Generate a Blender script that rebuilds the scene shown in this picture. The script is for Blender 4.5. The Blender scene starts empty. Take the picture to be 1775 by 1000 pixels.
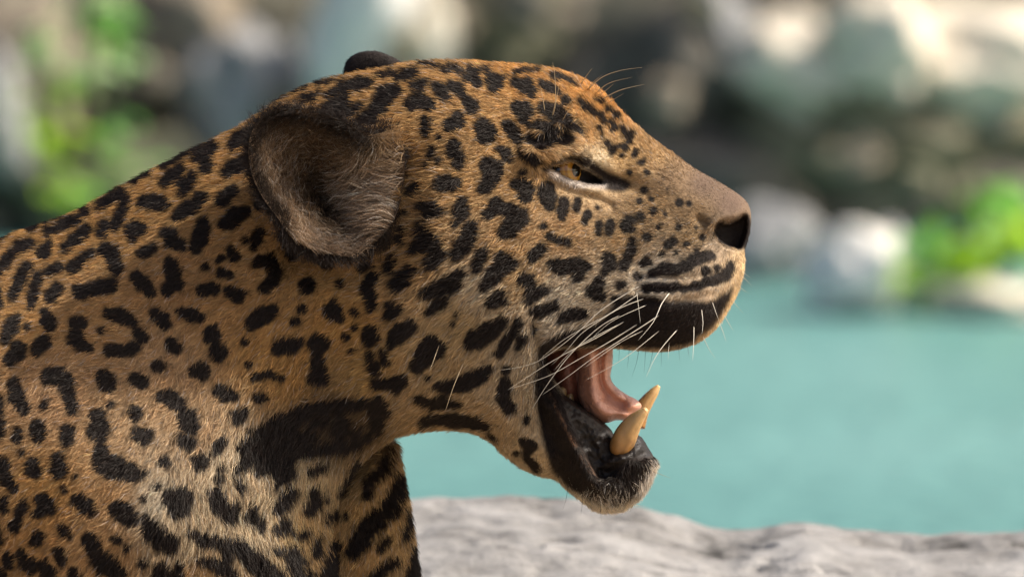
import bpy, bmesh, math, random
import numpy as np
from mathutils import Vector, Matrix, noise as mnoise

random.seed(7)
rng = np.random.default_rng(7)
scene = bpy.context.scene
COL = scene.collection

# ------------------------------------------------------------------ camera, sky, sun, exposure
PITCH = math.radians(6.0)
DIST = 8.0                 # metres from the lens to the animal's mid plane
S = 0.00035                # metres of animal per unit of the drawing used below
cam_data = bpy.data.cameras.new("camera")
cam = bpy.data.objects.new("camera", cam_data)
COL.objects.link(cam)
cam_data.sensor_width = 36.0
cam_data.lens = 36.0 * DIST / (1775 * S)
cam_data.clip_start = 0.1
cam_data.clip_end = 500.0
cam.location = (0, -DIST * math.cos(PITCH), DIST * math.sin(PITCH))
cam.rotation_euler = (math.radians(90) - PITCH, 0, 0)
cam_data.dof.use_dof = True
cam_data.dof.focus_distance = DIST - 0.055
cam_data.dof.aperture_fstop = cam_data.lens / 53.0
scene.camera = cam

SUN_EL, SUN_AZ = math.radians(43), math.radians(82)   # azimuth: from behind the animal (+Y) towards its nose (+X)
world = bpy.data.worlds.new("World")
scene.world = world
world.use_nodes = True
wn = world.node_tree
sky = wn.nodes.new("ShaderNodeTexSky")
sky.sky_type = 'NISHITA'
sky.sun_disc = False
sky.sun_elevation = SUN_EL
sky.sun_rotation = SUN_AZ
sky.dust_density = 6.0
sky.ozone_density = 0.6
wn.nodes["Background"].inputs[1].default_value = 0.13
wn.links.new(sky.outputs[0], wn.nodes["Background"].inputs[0])

sun_data = bpy.data.lights.new("sun", 'SUN')
sun_data.energy = 4.9
sun_data.angle = math.radians(0.6)
sun_data.color = (1.0, 0.92, 0.81)
sun = bpy.data.objects.new("sun", sun_data)
COL.objects.link(sun)
sd = Vector((math.sin(SUN_AZ) * math.cos(SUN_EL), math.cos(SUN_AZ) * math.cos(SUN_EL), math.sin(SUN_EL)))
sun.rotation_euler = (-sd).to_track_quat('-Z', 'Y').to_euler()

scene.view_settings.view_transform = 'Standard'
scene.view_settings.look = 'None'
scene.view_settings.exposure = 0.5
scene.view_settings.gamma = 1.0
scene.render.engine = 'CYCLES'
scene.cycles.use_denoising = True
scene.cycles.max_bounces = 8
scene.cycles.diffuse_bounces = 4
scene.cycles_curves.shape = 'RIBBONS'
scene.cycles_curves.subdivisions = 2

# ------------------------------------------------------------------ helpers
def at(px, py, depth):
    """world point seen at drawing position (px, py), `depth` metres from the lens along its axis"""
    k = depth / DIST
    x = (px - 887.5) * S * k
    v = (500 - py) * S * k
    fy, fz = math.cos(PITCH), -math.sin(PITCH)
    uy, uz = math.sin(PITCH), math.cos(PITCH)
    return Vector((x, cam.location.y + depth * fy + v * uy, cam.location.z + depth * fz + v * uz))

def mat(name, color=(.5, .5, .5), rough=.6, spec=.4, noise=None, bump=0, attr=None, scale=10, detail=6, rough_attr=None):
    m = bpy.data.materials.new(name)
    m.use_nodes = True
    nt = m.node_tree
    b = nt.nodes["Principled BSDF"]
    b.inputs["Roughness"].default_value = rough
    b.inputs["Specular IOR Level"].default_value = spec
    b.inputs["Base Color"].default_value = (*color, 1)
    if attr:
        a = nt.nodes.new("ShaderNodeAttribute"); a.attribute_name = attr
        nt.links.new(a.outputs["Color"], b.inputs["Base Color"])
    if noise or bump:
        tc = nt.nodes.new("ShaderNodeTexCoord")
        n = nt.nodes.new("ShaderNodeTexNoise")
        n.inputs["Scale"].default_value = scale
        n.inputs["Detail"].default_value = detail
        n.inputs["Roughness"].default_value = .65
        nt.links.new(tc.outputs["Object"], n.inputs["Vector"])
        if noise:
            r = nt.nodes.new("ShaderNodeValToRGB")
            e = r.color_ramp.elements
            while len(e) < len(noise): e.new(.5)
            for i, (p, c) in enumerate(noise):
                e[i].position = p; e[i].color = (*c, 1)
            nt.links.new(n.outputs["Fac"], r.inputs[0])
            nt.links.new(r.outputs[0], b.inputs["Base Color"])
        if bump:
            bp = nt.nodes.new("ShaderNodeBump")
            bp.inputs["Strength"].default_value = bump
            bp.inputs["Distance"].default_value = .02
            nt.links.new(n.outputs["Fac"], bp.inputs["Height"])
            nt.links.new(bp.outputs[0], b.inputs["Normal"])
    if rough_attr:
        a = nt.nodes.new("ShaderNodeAttribute"); a.attribute_name = rough_attr
        mr = nt.nodes.new("ShaderNodeMapRange")
        mr.inputs[3].default_value = .75; mr.inputs[4].default_value = .36
        nt.links.new(a.outputs["Fac"], mr.inputs[0])
        nt.links.new(mr.outputs[0], b.inputs["Roughness"])
    return m

def mesh_obj(name, verts, faces, material, parent=None, smooth=True):
    me = bpy.data.meshes.new(name)
    if isinstance(verts, np.ndarray): verts = verts.tolist()
    me.from_pydata(verts, [], faces)
    if smooth:
        me.polygons.foreach_set("use_smooth", [True] * len(me.polygons))
    me.update()
    o = bpy.data.objects.new(name, me)
    COL.objects.link(o)
    if material: me.materials.append(material)
    if parent: o.parent = parent
    return o

def tag(o, label=None, cat=None, group=None, kind=None):
    for k, v in (("label", label), ("category", cat), ("group", group), ("kind", kind)):
        if v: o[k] = v
    return o

def empty(name, loc):
    o = bpy.data.objects.new(name, None)
    COL.objects.link(o); o.location = loc; o.empty_display_size = .05
    return o

def fbm(p, sc, octv=4):
    return mnoise.fractal(Vector(p) * sc, 1.0, 2.0, octv)

# ------------------------------------------------------------------ setting
GROUND_Z, WATER_Z = -0.597, -0.665
m_ground = mat("packed_earth", noise=[(.3, (.26, .20, .13)), (.6, (.38, .30, .205)), (.8, (.42, .35, .25))], bump=.4, scale=9)
gx = np.concatenate([np.linspace(-150, -4, 12), np.linspace(-3.5, 3.5, 50), np.linspace(4, 150, 12)])
gy = np.concatenate([np.linspace(-150, -4, 12), np.linspace(-3.5, .36, 30)])
V = [(x, y, GROUND_Z + (.012 * fbm((x, y, 0), 2.0) if abs(x) < 4 and y > -4 else 0)) for y in gy for x in gx]
n = len(gx)
F = [(j * n + i, j * n + i + 1, (j + 1) * n + i + 1, (j + 1) * n + i) for j in range(len(gy) - 1) for i in range(n - 1)]
tag(mesh_obj("ground", V, F, m_ground), kind="structure")

# pool water: rippled sheet over milky turquoise
m_water = bpy.data.materials.new("turquoise_water"); m_water.use_nodes = True
nt = m_water.node_tree; b = nt.nodes["Principled BSDF"]
tc = nt.nodes.new("ShaderNodeTexCoord")
nz = nt.nodes.new("ShaderNodeTexNoise"); nz.inputs["Scale"].default_value = 1.3; nz.inputs["Detail"].default_value = 3
nt.links.new(tc.outputs["Object"], nz.inputs["Vector"])
rp = nt.nodes.new("ShaderNodeValToRGB")
rp.color_ramp.elements[0].position = .35; rp.color_ramp.elements[0].color = (.088, .215, .202, 1)
rp.color_ramp.elements[1].position = .7; rp.color_ramp.elements[1].color = (.125, .27, .255, 1)
nt.links.new(nz.outputs["Fac"], rp.inputs[0]); nt.links.new(rp.outputs[0], b.inputs["Base Color"])
b.inputs["Roughness"].default_value = .38; b.inputs["IOR"].default_value = 1.33
b.inputs["Specular IOR Level"].default_value = .5
rn = nt.nodes.new("ShaderNodeTexNoise"); rn.inputs["Scale"].default_value = 22; rn.inputs["Detail"].default_value = 3
nt.links.new(tc.outputs["Object"], rn.inputs["Vector"])
bp = nt.nodes.new("ShaderNodeBump"); bp.inputs["Strength"].default_value = .4; bp.inputs["Distance"].default_value = .05
nt.links.new(rn.outputs["Fac"], bp.inputs["Height"]); nt.links.new(bp.outputs[0], b.inputs["Normal"])
tag(mesh_obj("pool_water", [(-14, .5, WATER_Z), (14, .5, WATER_Z), (14, 8.5, WATER_Z), (-14, 8.5, WATER_Z)], [(0, 1, 2, 3)], m_water), kind="structure")

# rock ledge between the animal and the pool
m_ledge = mat("pale_ledge_rock", noise=[(.34, (.06, .058, .056)), (.41, (.18, .174, .168)), (.54, (.26, .253, .246)), (.8, (.34, .332, .325))], bump=.6, scale=16, rough=.85, spec=.2, detail=9)
LT = np.array([(-3000, 905), (0, 890), (500, 893), (700, 885), (760, 880), (880, 876), (960, 880), (1050, 884), (1120, 895), (1190, 915), (1260, 931),
               (1320, 928), (1400, 917), (1470, 928), (1560, 935), (1700, 935), (1775, 938), (2200, 920), (5000, 930)], float)
lx = np.concatenate([np.linspace(-2.5, -.5, 30), np.linspace(-.49, .49, 260), np.linspace(.5, 2.5, 30)])
Y0, Y1 = .28, .60
ts = np.concatenate([np.linspace(-1, 0, 14)[:-1], np.linspace(0, 1, 70), np.linspace(1, 1.5, 12)[1:]])
V = []
for t in ts:
    for x in lx:
        d_edge = 8.55
        px = x / S / (d_edge / DIST) + 887.5
        zt = at(px, np.interp(px, LT[:, 0], LT[:, 1]) + 12, d_edge).z
        y = Y0 + (Y1 - Y0) * min(max(t, 0), 1)
        z = zt - .045 * (1 - min(max(t, 0), 1)) ** 1.6
        nn = fbm((x, y, 3), 9, 5) * .0045 + fbm((x, y, 9), 30, 4) * .0025
        cr = abs(fbm((x * .6, y * 2.5, 21), 5, 3))
        nn -= .011 * max(0, 1 - cr / .05) * (.3 + .7 * (fbm((x, y, 40), 3, 2) > 0))
        z += nn
        if t < 0:
            z = z * (1 + t) + (-t) * (GROUND_Z - .03); y = Y0 - .10 * (-t) + .02 * fbm((x, 0, z), 6)
        if t > 1:
            k = (t - 1) / .5
            z = z * (1 - k) + k * (WATER_Z - .1); y = Y1 + .08 * math.sin(k * 1.57) + .02 * fbm((x, 5, z), 6)
        V.append((x, y, z))
n = len(lx)
F = [(j * n + i, j * n + i + 1, (j + 1) * n + i + 1, (j + 1) * n + i) for j in range(len(ts) - 1) for i in range(n - 1)]
tag(mesh_obj("rock_ledge", V, F, m_ledge), "pale grey cracked rock ledge rimming the turquoise pool below the open jaw", "rock")

# bank behind the pool
m_bank = mat("mossy_bank", noise=[(.30, (.05, .046, .038)), (.45, (.13, .12, .09)), (.58, (.20, .19, .14)), (.72, (.29, .275, .235)), (.85, (.38, .38, .37))], bump=.7, scale=5.5, rough=.9, spec=.15)
def bank_y(x, z):
    t = max(0, (z - WATER_Z + .15) / .80)
    return 6.85 + .6 * t ** 1.3 + .15 * fbm((x, t * .8, 1), 1.3, 4) + .06 * fbm((x, t * .8, 7), 6, 3)
def bank_depth(px, py):
    d = 14.8
    for _ in range(6):
        p = at(px, py, d); d += (bank_y(p.x, p.z) - p.y) * .9
    return d
def water_depth(py):
    return (WATER_Z - cam.location.z) / (-math.sin(PITCH) + (500 - py) * S / DIST * math.cos(PITCH))
bx = np.linspace(-9, 9, 240)
bt = np.linspace(0, 1, 60)
V = []
for t in bt:
    for x in bx:
        z = WATER_Z - .15 + t * .80
        V.append((x, bank_y(x, z), z))
n = len(bx)
F = [(j * n + i, j * n + i + 1, (j + 1) * n + i + 1, (j + 1) * n + i) for j in range(len(bt) - 1) for i in range(n - 1)]
tag(mesh_obj("rock_bank", V, F, m_bank), kind="structure")
ext = [(-150, 7.3, -.05), (150, 7.3, -.05), (150, 150, .4), (-150, 150, .4)]
tag(mesh_obj("terrain", ext, [(0, 1, 2, 3)], m_bank), kind="structure")

m_rocks = {
    'pale': mat("pale_rock", noise=[(.3, (.40, .355, .285)), (.45, (.58, .52, .42)), (.65, (.70, .635, .53))], bump=.5, scale=6, rough=.85, spec=.2),
    'blue': mat("blue_grey_rock", noise=[(.3, (.15, .15, .148)), (.5, (.24, .242, .243)), (.75, (.34, .345, .35))], bump=.5, scale=6, rough=.85, spec=.2),
    'moss': mat("mossy_rock", noise=[(.3, (.08, .078, .052)), (.5, (.17, .16, .105)), (.75, (.27, .25, .19))], bump=.5, scale=12, rough=.9, spec=.1),
    'dark': mat("dark_rock", noise=[(.3, (.05, .046, .041)), (.5, (.10, .093, .08)), (.75, (.17, .158, .135))], bump=.5, scale=10, rough=.9, spec=.1),
    'brown': mat("brown_rock", noise=[(.3, (.11, .09, .065)), (.5, (.22, .185, .14)), (.75, (.32, .285, .235))], bump=.5, scale=10, rough=.9, spec=.1),
    'white': mat("white_rock", noise=[(.3, (.58, .55, .51)), (.6, (.74, .71, .67))], bump=.3, scale=10, rough=.8, spec=.2),
}
def boulder(px, py, depth, rx, ry, ang, kind, label, seed, group=None, cat="boulder", name="boulder", sharp=.25, stretch=1.0):
    """rx, ry in drawing units at that depth"""
    # `depth` under 14.1 marks a stone standing in the shallows; the others are bedded in the bank, the smaller number further out
    if depth < 14.1: depth = water_depth(py + .72 * ry)
    else: depth = bank_depth(px, py) + (depth - 14.75) * .3 - .25 * (rx + ry) * .5 * S * 1.8
    k = depth / DIST * S
    c = at(px, py, depth)
    bm = bmesh.new()
    bmesh.ops.create_icosphere(bm, subdivisions=4, radius=1)
    ca, sa = math.cos(ang), math.sin(ang)
    for v in bm.verts:
        p = v.co.copy()
        f1 = fbm(p + Vector((seed * 3.1, seed, 0)), 1.25, 4)
        cell = mnoise.voronoi(p * 1.7 + Vector((seed * 2.3, 0, seed)))[0]
        q = p * (.92 + sharp * 1.5 * f1 + .30 * (cell[1] - cell[0]) + .07 * fbm(p + Vector((0, seed, 4)), 5, 3))
        X, Y, Z = q.x * rx * k, q.y * (rx + ry) * .5 * k * stretch, q.z * ry * k
        v.co = Vector((X * ca - Z * sa, Y, X * sa + Z * ca))
    me = bpy.data.meshes.new(name); bm.to_mesh(me); bm.free()
    me.polygons.foreach_set("use_smooth", [True] * len(me.polygons))
    me.materials.append(m_rocks[kind])
    o = bpy.data.objects.new(name, me); COL.objects.link(o); o.location = c
    return tag(o, label, cat, group)

boulder(1680, 105, 14.6, 190, 95, .05, 'pale', "long cream sunlit boulder at the end of the bank above the green leaves", 1)
boulder(1525, 75, 14.5, 95, 100, .2, 'pale', "rounded whitish grey boulder wedged against the long cream boulder", 2)
boulder(1370, 115, 14.7, 110, 85, -.3, 'pale', "cream grey boulder with a mossy underside beside the rounded whitish boulder", 3)
boulder(1255, 50, 14.8, 50, 110, .35, 'blue', "narrow blue grey rock leaning at the edge of the dark hollow", 4)
boulder(1460, 235, 14.9, 200, 95, -.1, 'moss', "broad olive mossy boulder under the row of pale boulders", 5)
boulder(1680, 230, 14.9, 150, 60, .05, 'moss', "low olive mossy boulder overhanging the black hollow by the green leaves", 6)
boulder(1140, 170, 15.0, 180, 150, .2, 'dark', "large dark brown boulder behind the jaguar's forehead", 7)
boulder(1230, 330, 14.7, 170, 100, -.2, 'dark', "dark boulder behind the jaguar's nose at the waterline", 8)
boulder(1620, 360, 15.1, 190, 80, 0, 'dark', "black shaded boulder in the hollow behind the green leaves", 9)
boulder(1330, 430, 14.0, 95, 75, 0, 'blue', "grey blue rounded stone at the waterline beyond the nose", 10)
boulder(1480, 480, 13.6, 88, 86, .1, 'white', "bright white stone standing at the pool edge beside the leafy plant", 11, sharp=.18)
boulder(1540, 425, 13.75, 28, 30, 0, 'white', "small tan white stone perched on the bright white stone", 12)
boulder(1600, 500, 13.6, 40, 28, 0, 'white', "small pale stone lying at the waterline under the plant", 13)
boulder(1720, 520, 13.7, 110, 36, 0, 'pale', "flat pale stone under the leafy plant at the waterline", 14)
boulder(870, 60, 14.8, 130, 110, .1, 'moss', "olive grey boulder above the jaguar's forehead", 15)
boulder(1000, 30, 14.9, 110, 90, .4, 'brown', "tan brown boulder between the olive grey and the large dark one", 16)
boulder(330, 120, 14.9, 150, 170, .1, 'brown', "tall brown boulder between the climbing leaves and the pale slab", 17)
boulder(430, 200, 14.6, 110, 150, .15, 'blue', "upright blue grey rock right beside the pale slab", 18)
boulder(40, 170, 14.8, 130, 190, 0, 'brown', "brown shaded boulder behind the climbing leafy stem", 19)
boulder(-10, 190, 14.3, 50, 110, .2, 'blue', "pale blue grey rock at the outer side of the climbing stem", 20)
boulder(210, 330, 14.7, 190, 110, 0, 'moss', "olive brown boulder low behind the jaguar's neck", 21)
boulder(640, 260, 14.8, 200, 120, 0, 'dark', "dark boulder hidden mostly behind the jaguar's head", 22)
boulder(630, 20, 14.3, 78, 190, -.36, 'white', "tall bluish white slab of rock rising behind the jaguar's far ear", 23, name="rock_slab", cat="rock", sharp=.12, stretch=.5)
boulder(745, 70, 14.5, 45, 120, .1, 'pale', "thin pale slab leaning on the bluish white slab", 24, name="rock_slab", cat="rock", stretch=.5)

sr = random.Random(12)
for i in range(46):
    px, py = sr.uniform(-60, 1830), sr.uniform(-40, 430)
    if 1380 < px < 1800 and py < 170: continue
    rx = sr.uniform(18, 48)
    kd = sr.choice(['brown', 'brown', 'moss', 'dark', 'moss', 'blue', 'pale'] if py < 330 else ['dark', 'dark', 'moss', 'brown'])
    look = {'brown': 'tan brown', 'moss': 'olive mossy', 'dark': 'dark brown', 'blue': 'plain grey', 'pale': 'cream'}[kd]
    boulder(px, py, sr.uniform(14.25, 14.75), rx, rx * sr.uniform(.6, 1.1), sr.uniform(-.5, .5), kd,
            f"small {look} stone lodged between the boulders of the far bank", 40 + i, f"small {look} stones in the far bank", "stone", "stone")


# leafy plants
m_leaf = {}
for nm, c, tr in (("lime", (.30, .50, .05), .55), ("mid", (.13, .34, .06), .5), ("pale", (.42, .58, .32), .45)):
    m = bpy.data.materials.new("leaf_" + nm); m.use_nodes = True
    nt = m.node_tree; b = nt.nodes["Principled BSDF"]
    b.inputs["Base Color"].default_value = (*c, 1); b.inputs["Roughness"].default_value = .4
    tl = nt.nodes.new("ShaderNodeBsdfTranslucent"); tl.inputs[0].default_value = (c[0] * 1.6, c[1] * 1.5, c[2], 1)
    mx = nt.nodes.new("ShaderNodeMixShader"); mx.inputs[0].default_value = tr
    nt.links.new(b.outputs[0], mx.inputs[1]); nt.links.new(tl.outputs[0], mx.inputs[2])
    nt.links.new(mx.outputs[0], nt.nodes["Material Output"].inputs[0])
    m_leaf[nm] = m
m_stem = mat("brown_stem", (.06, .05, .035), .8, .2, bump=.3, scale=40)

def leaf_mesh(L, W, seed):
    r = random.Random(seed)
    V, F = [], []
    N = 9
    for i in range(N + 1):
        t = i / N
        w = W * .5 * math.sin(math.pi * min(1, t ** .8 * 1.0)) ** .8 if 0 < t < 1 else .001
        bend = -.35 * L * t * t
        for s in (-1, 0, 1):
            V.append((t * L, s * w, bend + abs(s) * w * .35))
    for i in range(N):
        for k in range(2):
            a = i * 3 + k
            F.append((a, a + 1, a + 4, a + 3))
    return V, F
LEAF = {}
def leaf(parent, loc, size, kind, seed, origin):
    key = (kind, seed % 3)
    if key not in LEAF:
        V, F = leaf_mesh(1, .62 + .08 * (seed % 3), seed)
        me = bpy.data.meshes.new("leaf"); me.from_pydata(V, [], F)
        me.polygons.foreach_set("use_smooth", [True] * len(F)); me.materials.append(m_leaf[kind]); LEAF[key] = me
    o = bpy.data.objects.new("leaf", LEAF[key]); COL.objects.link(o)
    o.parent = parent; o.location = Vector(loc) - Vector(origin); o.scale = (size,) * 3
    r = random.Random(seed * 11 + 3)
    o.rotation_euler = (r.uniform(-.5, .9), r.uniform(-.3, .7), r.uniform(0, 6.28))
    return o
def tube(pts, radii, sides=6):
    V, F = [], []
    pts = [Vector(p) for p in pts]
    for i, p in enumerate(pts):
        d = (pts[min(i + 1, len(pts) - 1)] - pts[max(i - 1, 0)]).normalized()
        u = d.orthogonal().normalized() if i == 0 else (u - d * u.dot(d)).normalized()
        w = d.cross(u)
        for k in range(sides):
            a = 2 * math.pi * k / sides
            V.append(p + (u * math.cos(a) + w * math.sin(a)) * radii[i])
    for i in range(len(pts) - 1):
        for k in range(sides):
            a, b2 = i * sides + k, i * sides + (k + 1) % sides
            F.append((a, b2, b2 + sides, a + sides))
    F.append(tuple(range(sides))[::-1]); F.append(tuple(range(len(V) - sides, len(V))))
    return [tuple(v) for v in V], F

def plant(label, stems, leaves, depth, name="leafy_plant"):
    base = at(stems[0][0][0], stems[0][0][1], depth)
    root = empty(name, base)
    for st in stems:
        pts = [at(p[0], p[1], depth + .03 * math.sin(i * 2.1)) - base for i, p in enumerate(st)]
        V, F = tube(pts, [.011 - .006 * i / len(pts) for i in range(len(pts))])
        mesh_obj("stem", V, F, m_stem, root)
    for i, (x, y, sz, kd) in enumerate(leaves):
        dd = depth + random.Random(i + int(x)).uniform(-.08, .08)
        leaf(root, at(x, y, dd), 1.45 * sz * S * depth / DIST, kd, i + int(x) % 7, base)
    return tag(root, label, "plant")
lv = []
r_ = random.Random(5)
for (x, y, nl, kd) in ((80, 65, 5, "pale"), (170, 35, 7, "mid"), (185, 75, 4, "mid"), (145, 100, 3, "pale"), (75, 155, 6, "lime"), (190, 125, 4, "pale"),
                       (90, 240, 7, "lime"), (195, 210, 7, "mid"), (115, 322, 6, "lime"), (160, 340, 5, "mid"), (240, 285, 3, "mid"), (140, 0, 4, "pale"), (95, 195, 3, "lime")):
    for _ in range(nl):
        lv.append((x + r_.uniform(-24, 24), y + r_.uniform(-22, 22), r_.uniform(26, 46), kd))
plant("climbing plant with bright green leaves on a dark upright stem behind the jaguar's back",
      [[(150, 440), (146, 380), (140, 300), (143, 200), (138, 100), (150, -80)], [(146, 300), (110, 250), (85, 160), (80, 60)], [(143, 260), (180, 180), (185, 90)]], lv, bank_depth(145, 250) - .30, "climbing_plant")
lv = []
for (x, y, nl, kd) in ((1600, 445, 7, "mid"), (1590, 475, 5, "lime"), (1660, 440, 8, "lime"), (1700, 415, 10, "lime"), (1755, 400, 10, "lime"), (1690, 350, 6, "mid"),
                       (1750, 340, 6, "mid"), (1680, 470, 5, "lime"), (1640, 400, 4, "mid"), (1760, 440, 6, "lime"), (1820, 400, 8, "lime")):
    for _ in range(nl):
        lv.append((x + r_.uniform(-26, 26), y + r_.uniform(-22, 22), r_.uniform(28, 52), kd))
plant("low bushy plant with lime green leaves growing beside the white stone", [[(1690, 540), (1690, 480), (1680, 400), (1690, 330)], [(1690, 500), (1640, 460), (1600, 440)], [(1690, 500), (1750, 440), (1790, 400)]], lv, water_depth(535))

# ------------------------------------------------------------------ jaguar: outline, relief and coat, in a side-view drawing (1 unit = S metres)
def catmull(P, step=8, closed=True):
    P = np.array(P, float); n = len(P); out = []
    for i in range(n if closed else n - 1):
        p0, p1, p2, p3 = (P[(i + k - 1) % n] if closed else P[min(max(i + k - 1, 0), n - 1)] for k in range(4))
        m = max(2, int(np.linalg.norm(p2 - p1) / step))
        for k in range(m):
            t = k / m
            out.append(.5 * ((2 * p1) + (-p0 + p2) * t + (2 * p0 - 5 * p1 + 4 * p2 - p3) * t * t + (-p0 + 3 * p1 - 3 * p2 + p3) * t ** 3))
    if not closed: out.append(P[-1])
    return np.array(out)

def seg_dist(P, poly):
    """distance to closed polygon outline, closest point"""
    A = poly; B = np.roll(poly, -1, 0)
    D = B - A; L2 = (D ** 2).sum(1) + 1e-9
    best = np.full(len(P), 1e18); cp = np.zeros_like(P)
    for s in range(0, len(P), 20000):
        p = P[s:s + 20000]
        t = ((p[:, None, :] - A[None]) * D[None]).sum(2) / L2
        t = np.clip(t, 0, 1)
        q = A[None] + t[..., None] * D[None]
        d2 = ((p[:, None, :] - q) ** 2).sum(2)
        i = d2.argmin(1); r = np.arange(len(p))
        best[s:s + 20000] = np.sqrt(d2[r, i]); cp[s:s + 20000] = q[r, i]
    return best, cp

def inside(P, poly):
    x, y = P[:, 0], P[:, 1]
    c = np.zeros(len(P), bool)
    x0, y0 = poly[:, 0], poly[:, 1]
    x1, y1 = np.roll(x0, -1), np.roll(y0, -1)
    for i in range(len(poly)):
        m = ((y0[i] > y) != (y1[i] > y))
        if not m.any(): continue
        xi = (x1[i] - x0[i]) * (y[m] - y0[i]) / (y1[i] - y0[i] + 1e-12) + x0[i]
        c[m] ^= x[m] < xi
    return c

def rbf(pts):
    """smooth interpolation of scattered (x, y, value)"""
    a = np.array(pts, float)
    P, v = a[:, :2] / 300, a[:, 2]
    def K(X, Y):
        d = np.sqrt(((X[:, None] - Y[None]) ** 2).sum(2))
        return d
    n = len(P)
    M = np.zeros((n + 3, n + 3)); M[:n, :n] = K(P, P) - np.eye(n) * .02
    M[:n, n] = 1; M[:n, n + 1:] = P; M[n, :n] = 1; M[n + 1:, :n] = P.T
    w = np.linalg.solve(M, np.concatenate([v, [0, 0, 0]]))
    def f(X):
        X = X / 300; out = np.empty(len(X))
        for s in range(0, len(X), 50000):
            x = X[s:s + 50000]
            out[s:s + 50000] = K(x, P) @ w[:n] + w[n] + x @ w[n + 1:]
        return np.clip(out, v.min() * .8, v.max() * 1.05)
    return f

def idw(pts, power=3.0, soft=30):
    a = np.array(pts, float)
    P, v = a[:, :2], a[:, 2:]
    def f(X):
        out = np.empty((len(X), v.shape[1]))
        for s in range(0, len(X), 50000):
            x = X[s:s + 50000]
            d2 = ((x[:, None] - P[None]) ** 2).sum(2) + soft ** 2
            w = d2 ** (-power / 2 * 1.0)
            w /= w.sum(1, keepdims=True)
            out[s:s + 50000] = w @ v
        return out
    return f

def sstep(a, b, x):
    t = np.clip((x - a) / (b - a), 0, 1)
    return t * t * (3 - 2 * t)

GZ = 500 + .6 / S           # drawing height of the ground
RX0, RY0, RX1, RY1 = -1500, 60, 1330, int(GZ) + 20
RW, RH = RX1 - RX0, RY1 - RY0
nlat = rng.normal(size=(RH // 9 + 3, RW // 9 + 3)).astype(np.float32)
def nz2(x, y):
    fx, fy = (x - RX0) / 9, (y - RY0) / 9
    i, j = np.floor(fx).astype(int), np.floor(fy).astype(int)
    a, b_ = fx - i, fy - j
    i = np.mod(i, nlat.shape[1] - 1); j = np.mod(j, nlat.shape[0] - 1)
    return (nlat[j, i] * (1 - a) + nlat[j, i + 1] * a) * (1 - b_) + (nlat[j + 1, i] * (1 - a) + nlat[j + 1, i + 1] * a) * b_
BODY = [(1302, 388), (1300, 362), (1291, 346), (1270, 330), (1240, 312), (1200, 290), (1170, 269), (1130, 242), (1095, 213), (1075, 194), (1055, 173), (1030, 151),
        (1000, 135), (960, 122), (900, 115), (850, 111), (800, 108), (750, 109), (710, 113), (680, 119), (640, 126), (600, 134), (560, 143), (520, 158), (490, 173),
        (470, 188), (440, 208), (410, 226), (370, 246), (330, 264), (290, 285), (250, 305), (210, 327), (170, 349), (130, 370), (80, 389), (40, 402), (0, 416),
        (-80, 432), (-250, 440), (-600, 430), (-1000, 430), (-1250, 480), (-1420, 620), (-1460, 850), (-1350, 1080), (-1100, 1180), (-700, 1200), (-200, 1260), (150, 1330),
        (350, 1300), (480, 1200), (560, 1090), (580, 1000), (572, 930), (578, 880), (600, 830), (630, 793), (660, 768), (690, 752), (720, 745), (760, 741), (800, 743),
        (828, 750), (850, 763), (880, 790), (905, 808), (935, 821), (960, 828), (975, 838), (1000, 858), (1030, 876), (1060, 881), (1090, 873), (1115, 852), (1130, 822),
        (1135, 797), (1124, 776), (1112, 757), (1097, 752), (1082, 760), (1070, 766), (1060, 745), (1035, 722), (1000, 698), (965, 672), (946, 640), (944, 615), (960, 602),
        (1000, 599), (1060, 600), (1100, 603), (1150, 606), (1185, 600), (1215, 588), (1242, 565), (1262, 535), (1278, 505), (1287, 475), (1290, 450), (1291, 430), (1298, 410)]
W_PTS = [(1290, 390, 62), (1250, 350, 70), (1200, 310, 70), (1150, 280, 74), (1100, 245, 82), (1060, 215, 98), (1000, 180, 125), (900, 160, 150), (800, 150, 170), (700, 150, 180),
         (600, 170, 185), (500, 200, 195), (1200, 450, 128), (1250, 500, 100), (1150, 520, 150), (1100, 450, 138), (1090, 570, 150), (1200, 560, 125), (1180, 380, 100), (1240, 420, 92), (1280, 440, 62),
         (985, 295, 152), (1050, 318, 118), (1100, 320, 104), (960, 235, 160), (900, 350, 212), (800, 400, 246), (850, 500, 236), (750, 550, 236), (700, 400, 246), (900, 600, 186), (950, 480, 192), (1000, 400, 174),
         (1050, 400, 152), (960, 700, 140), (1000, 800, 112), (1060, 850, 82), (1110, 800, 72), (900, 750, 145), (850, 700, 180), (770, 680, 196), (600, 500, 248), (550, 650, 236), (450, 500, 268),
         (300, 400, 262), (400, 700, 290), (200, 600, 335), (100, 500, 312), (0, 450, 305), (150, 800, 400), (300, 900, 370), (450, 850, 292), (540, 850, 220), (550, 980, 225), (0, 900, 430),
         (-200, 700, 440), (-600, 700, 430), (-1200, 700, 380), (-300, 1100, 380), (-1000, 1100, 330), (300, 1200, 300), (700, 700, 205), (800, 250, 215), (650, 300, 232)]
R_PTS = [(1290, 390, 40), (1200, 300, 62), (1100, 220, 75), (1000, 140, 105), (800, 115, 130), (600, 135, 150), (400, 230, 170), (200, 330, 190), (0, 420, 200), (-600, 430, 300), (-1400, 800, 300), (-400, 1250, 300),
         (1280, 480, 55), (1220, 585, 34), (1120, 603, 24), (1000, 600, 18), (945, 630, 14), (1000, 700, 22), (1065, 760, 26), (1120, 770, 34), (1125, 840, 40), (1040, 880, 45), (930, 820, 60), (830, 750, 80),
         (720, 745, 95), (600, 830, 95), (575, 1000, 110), (400, 1280, 200), (800, 400, 140), (500, 600, 160)]
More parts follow.
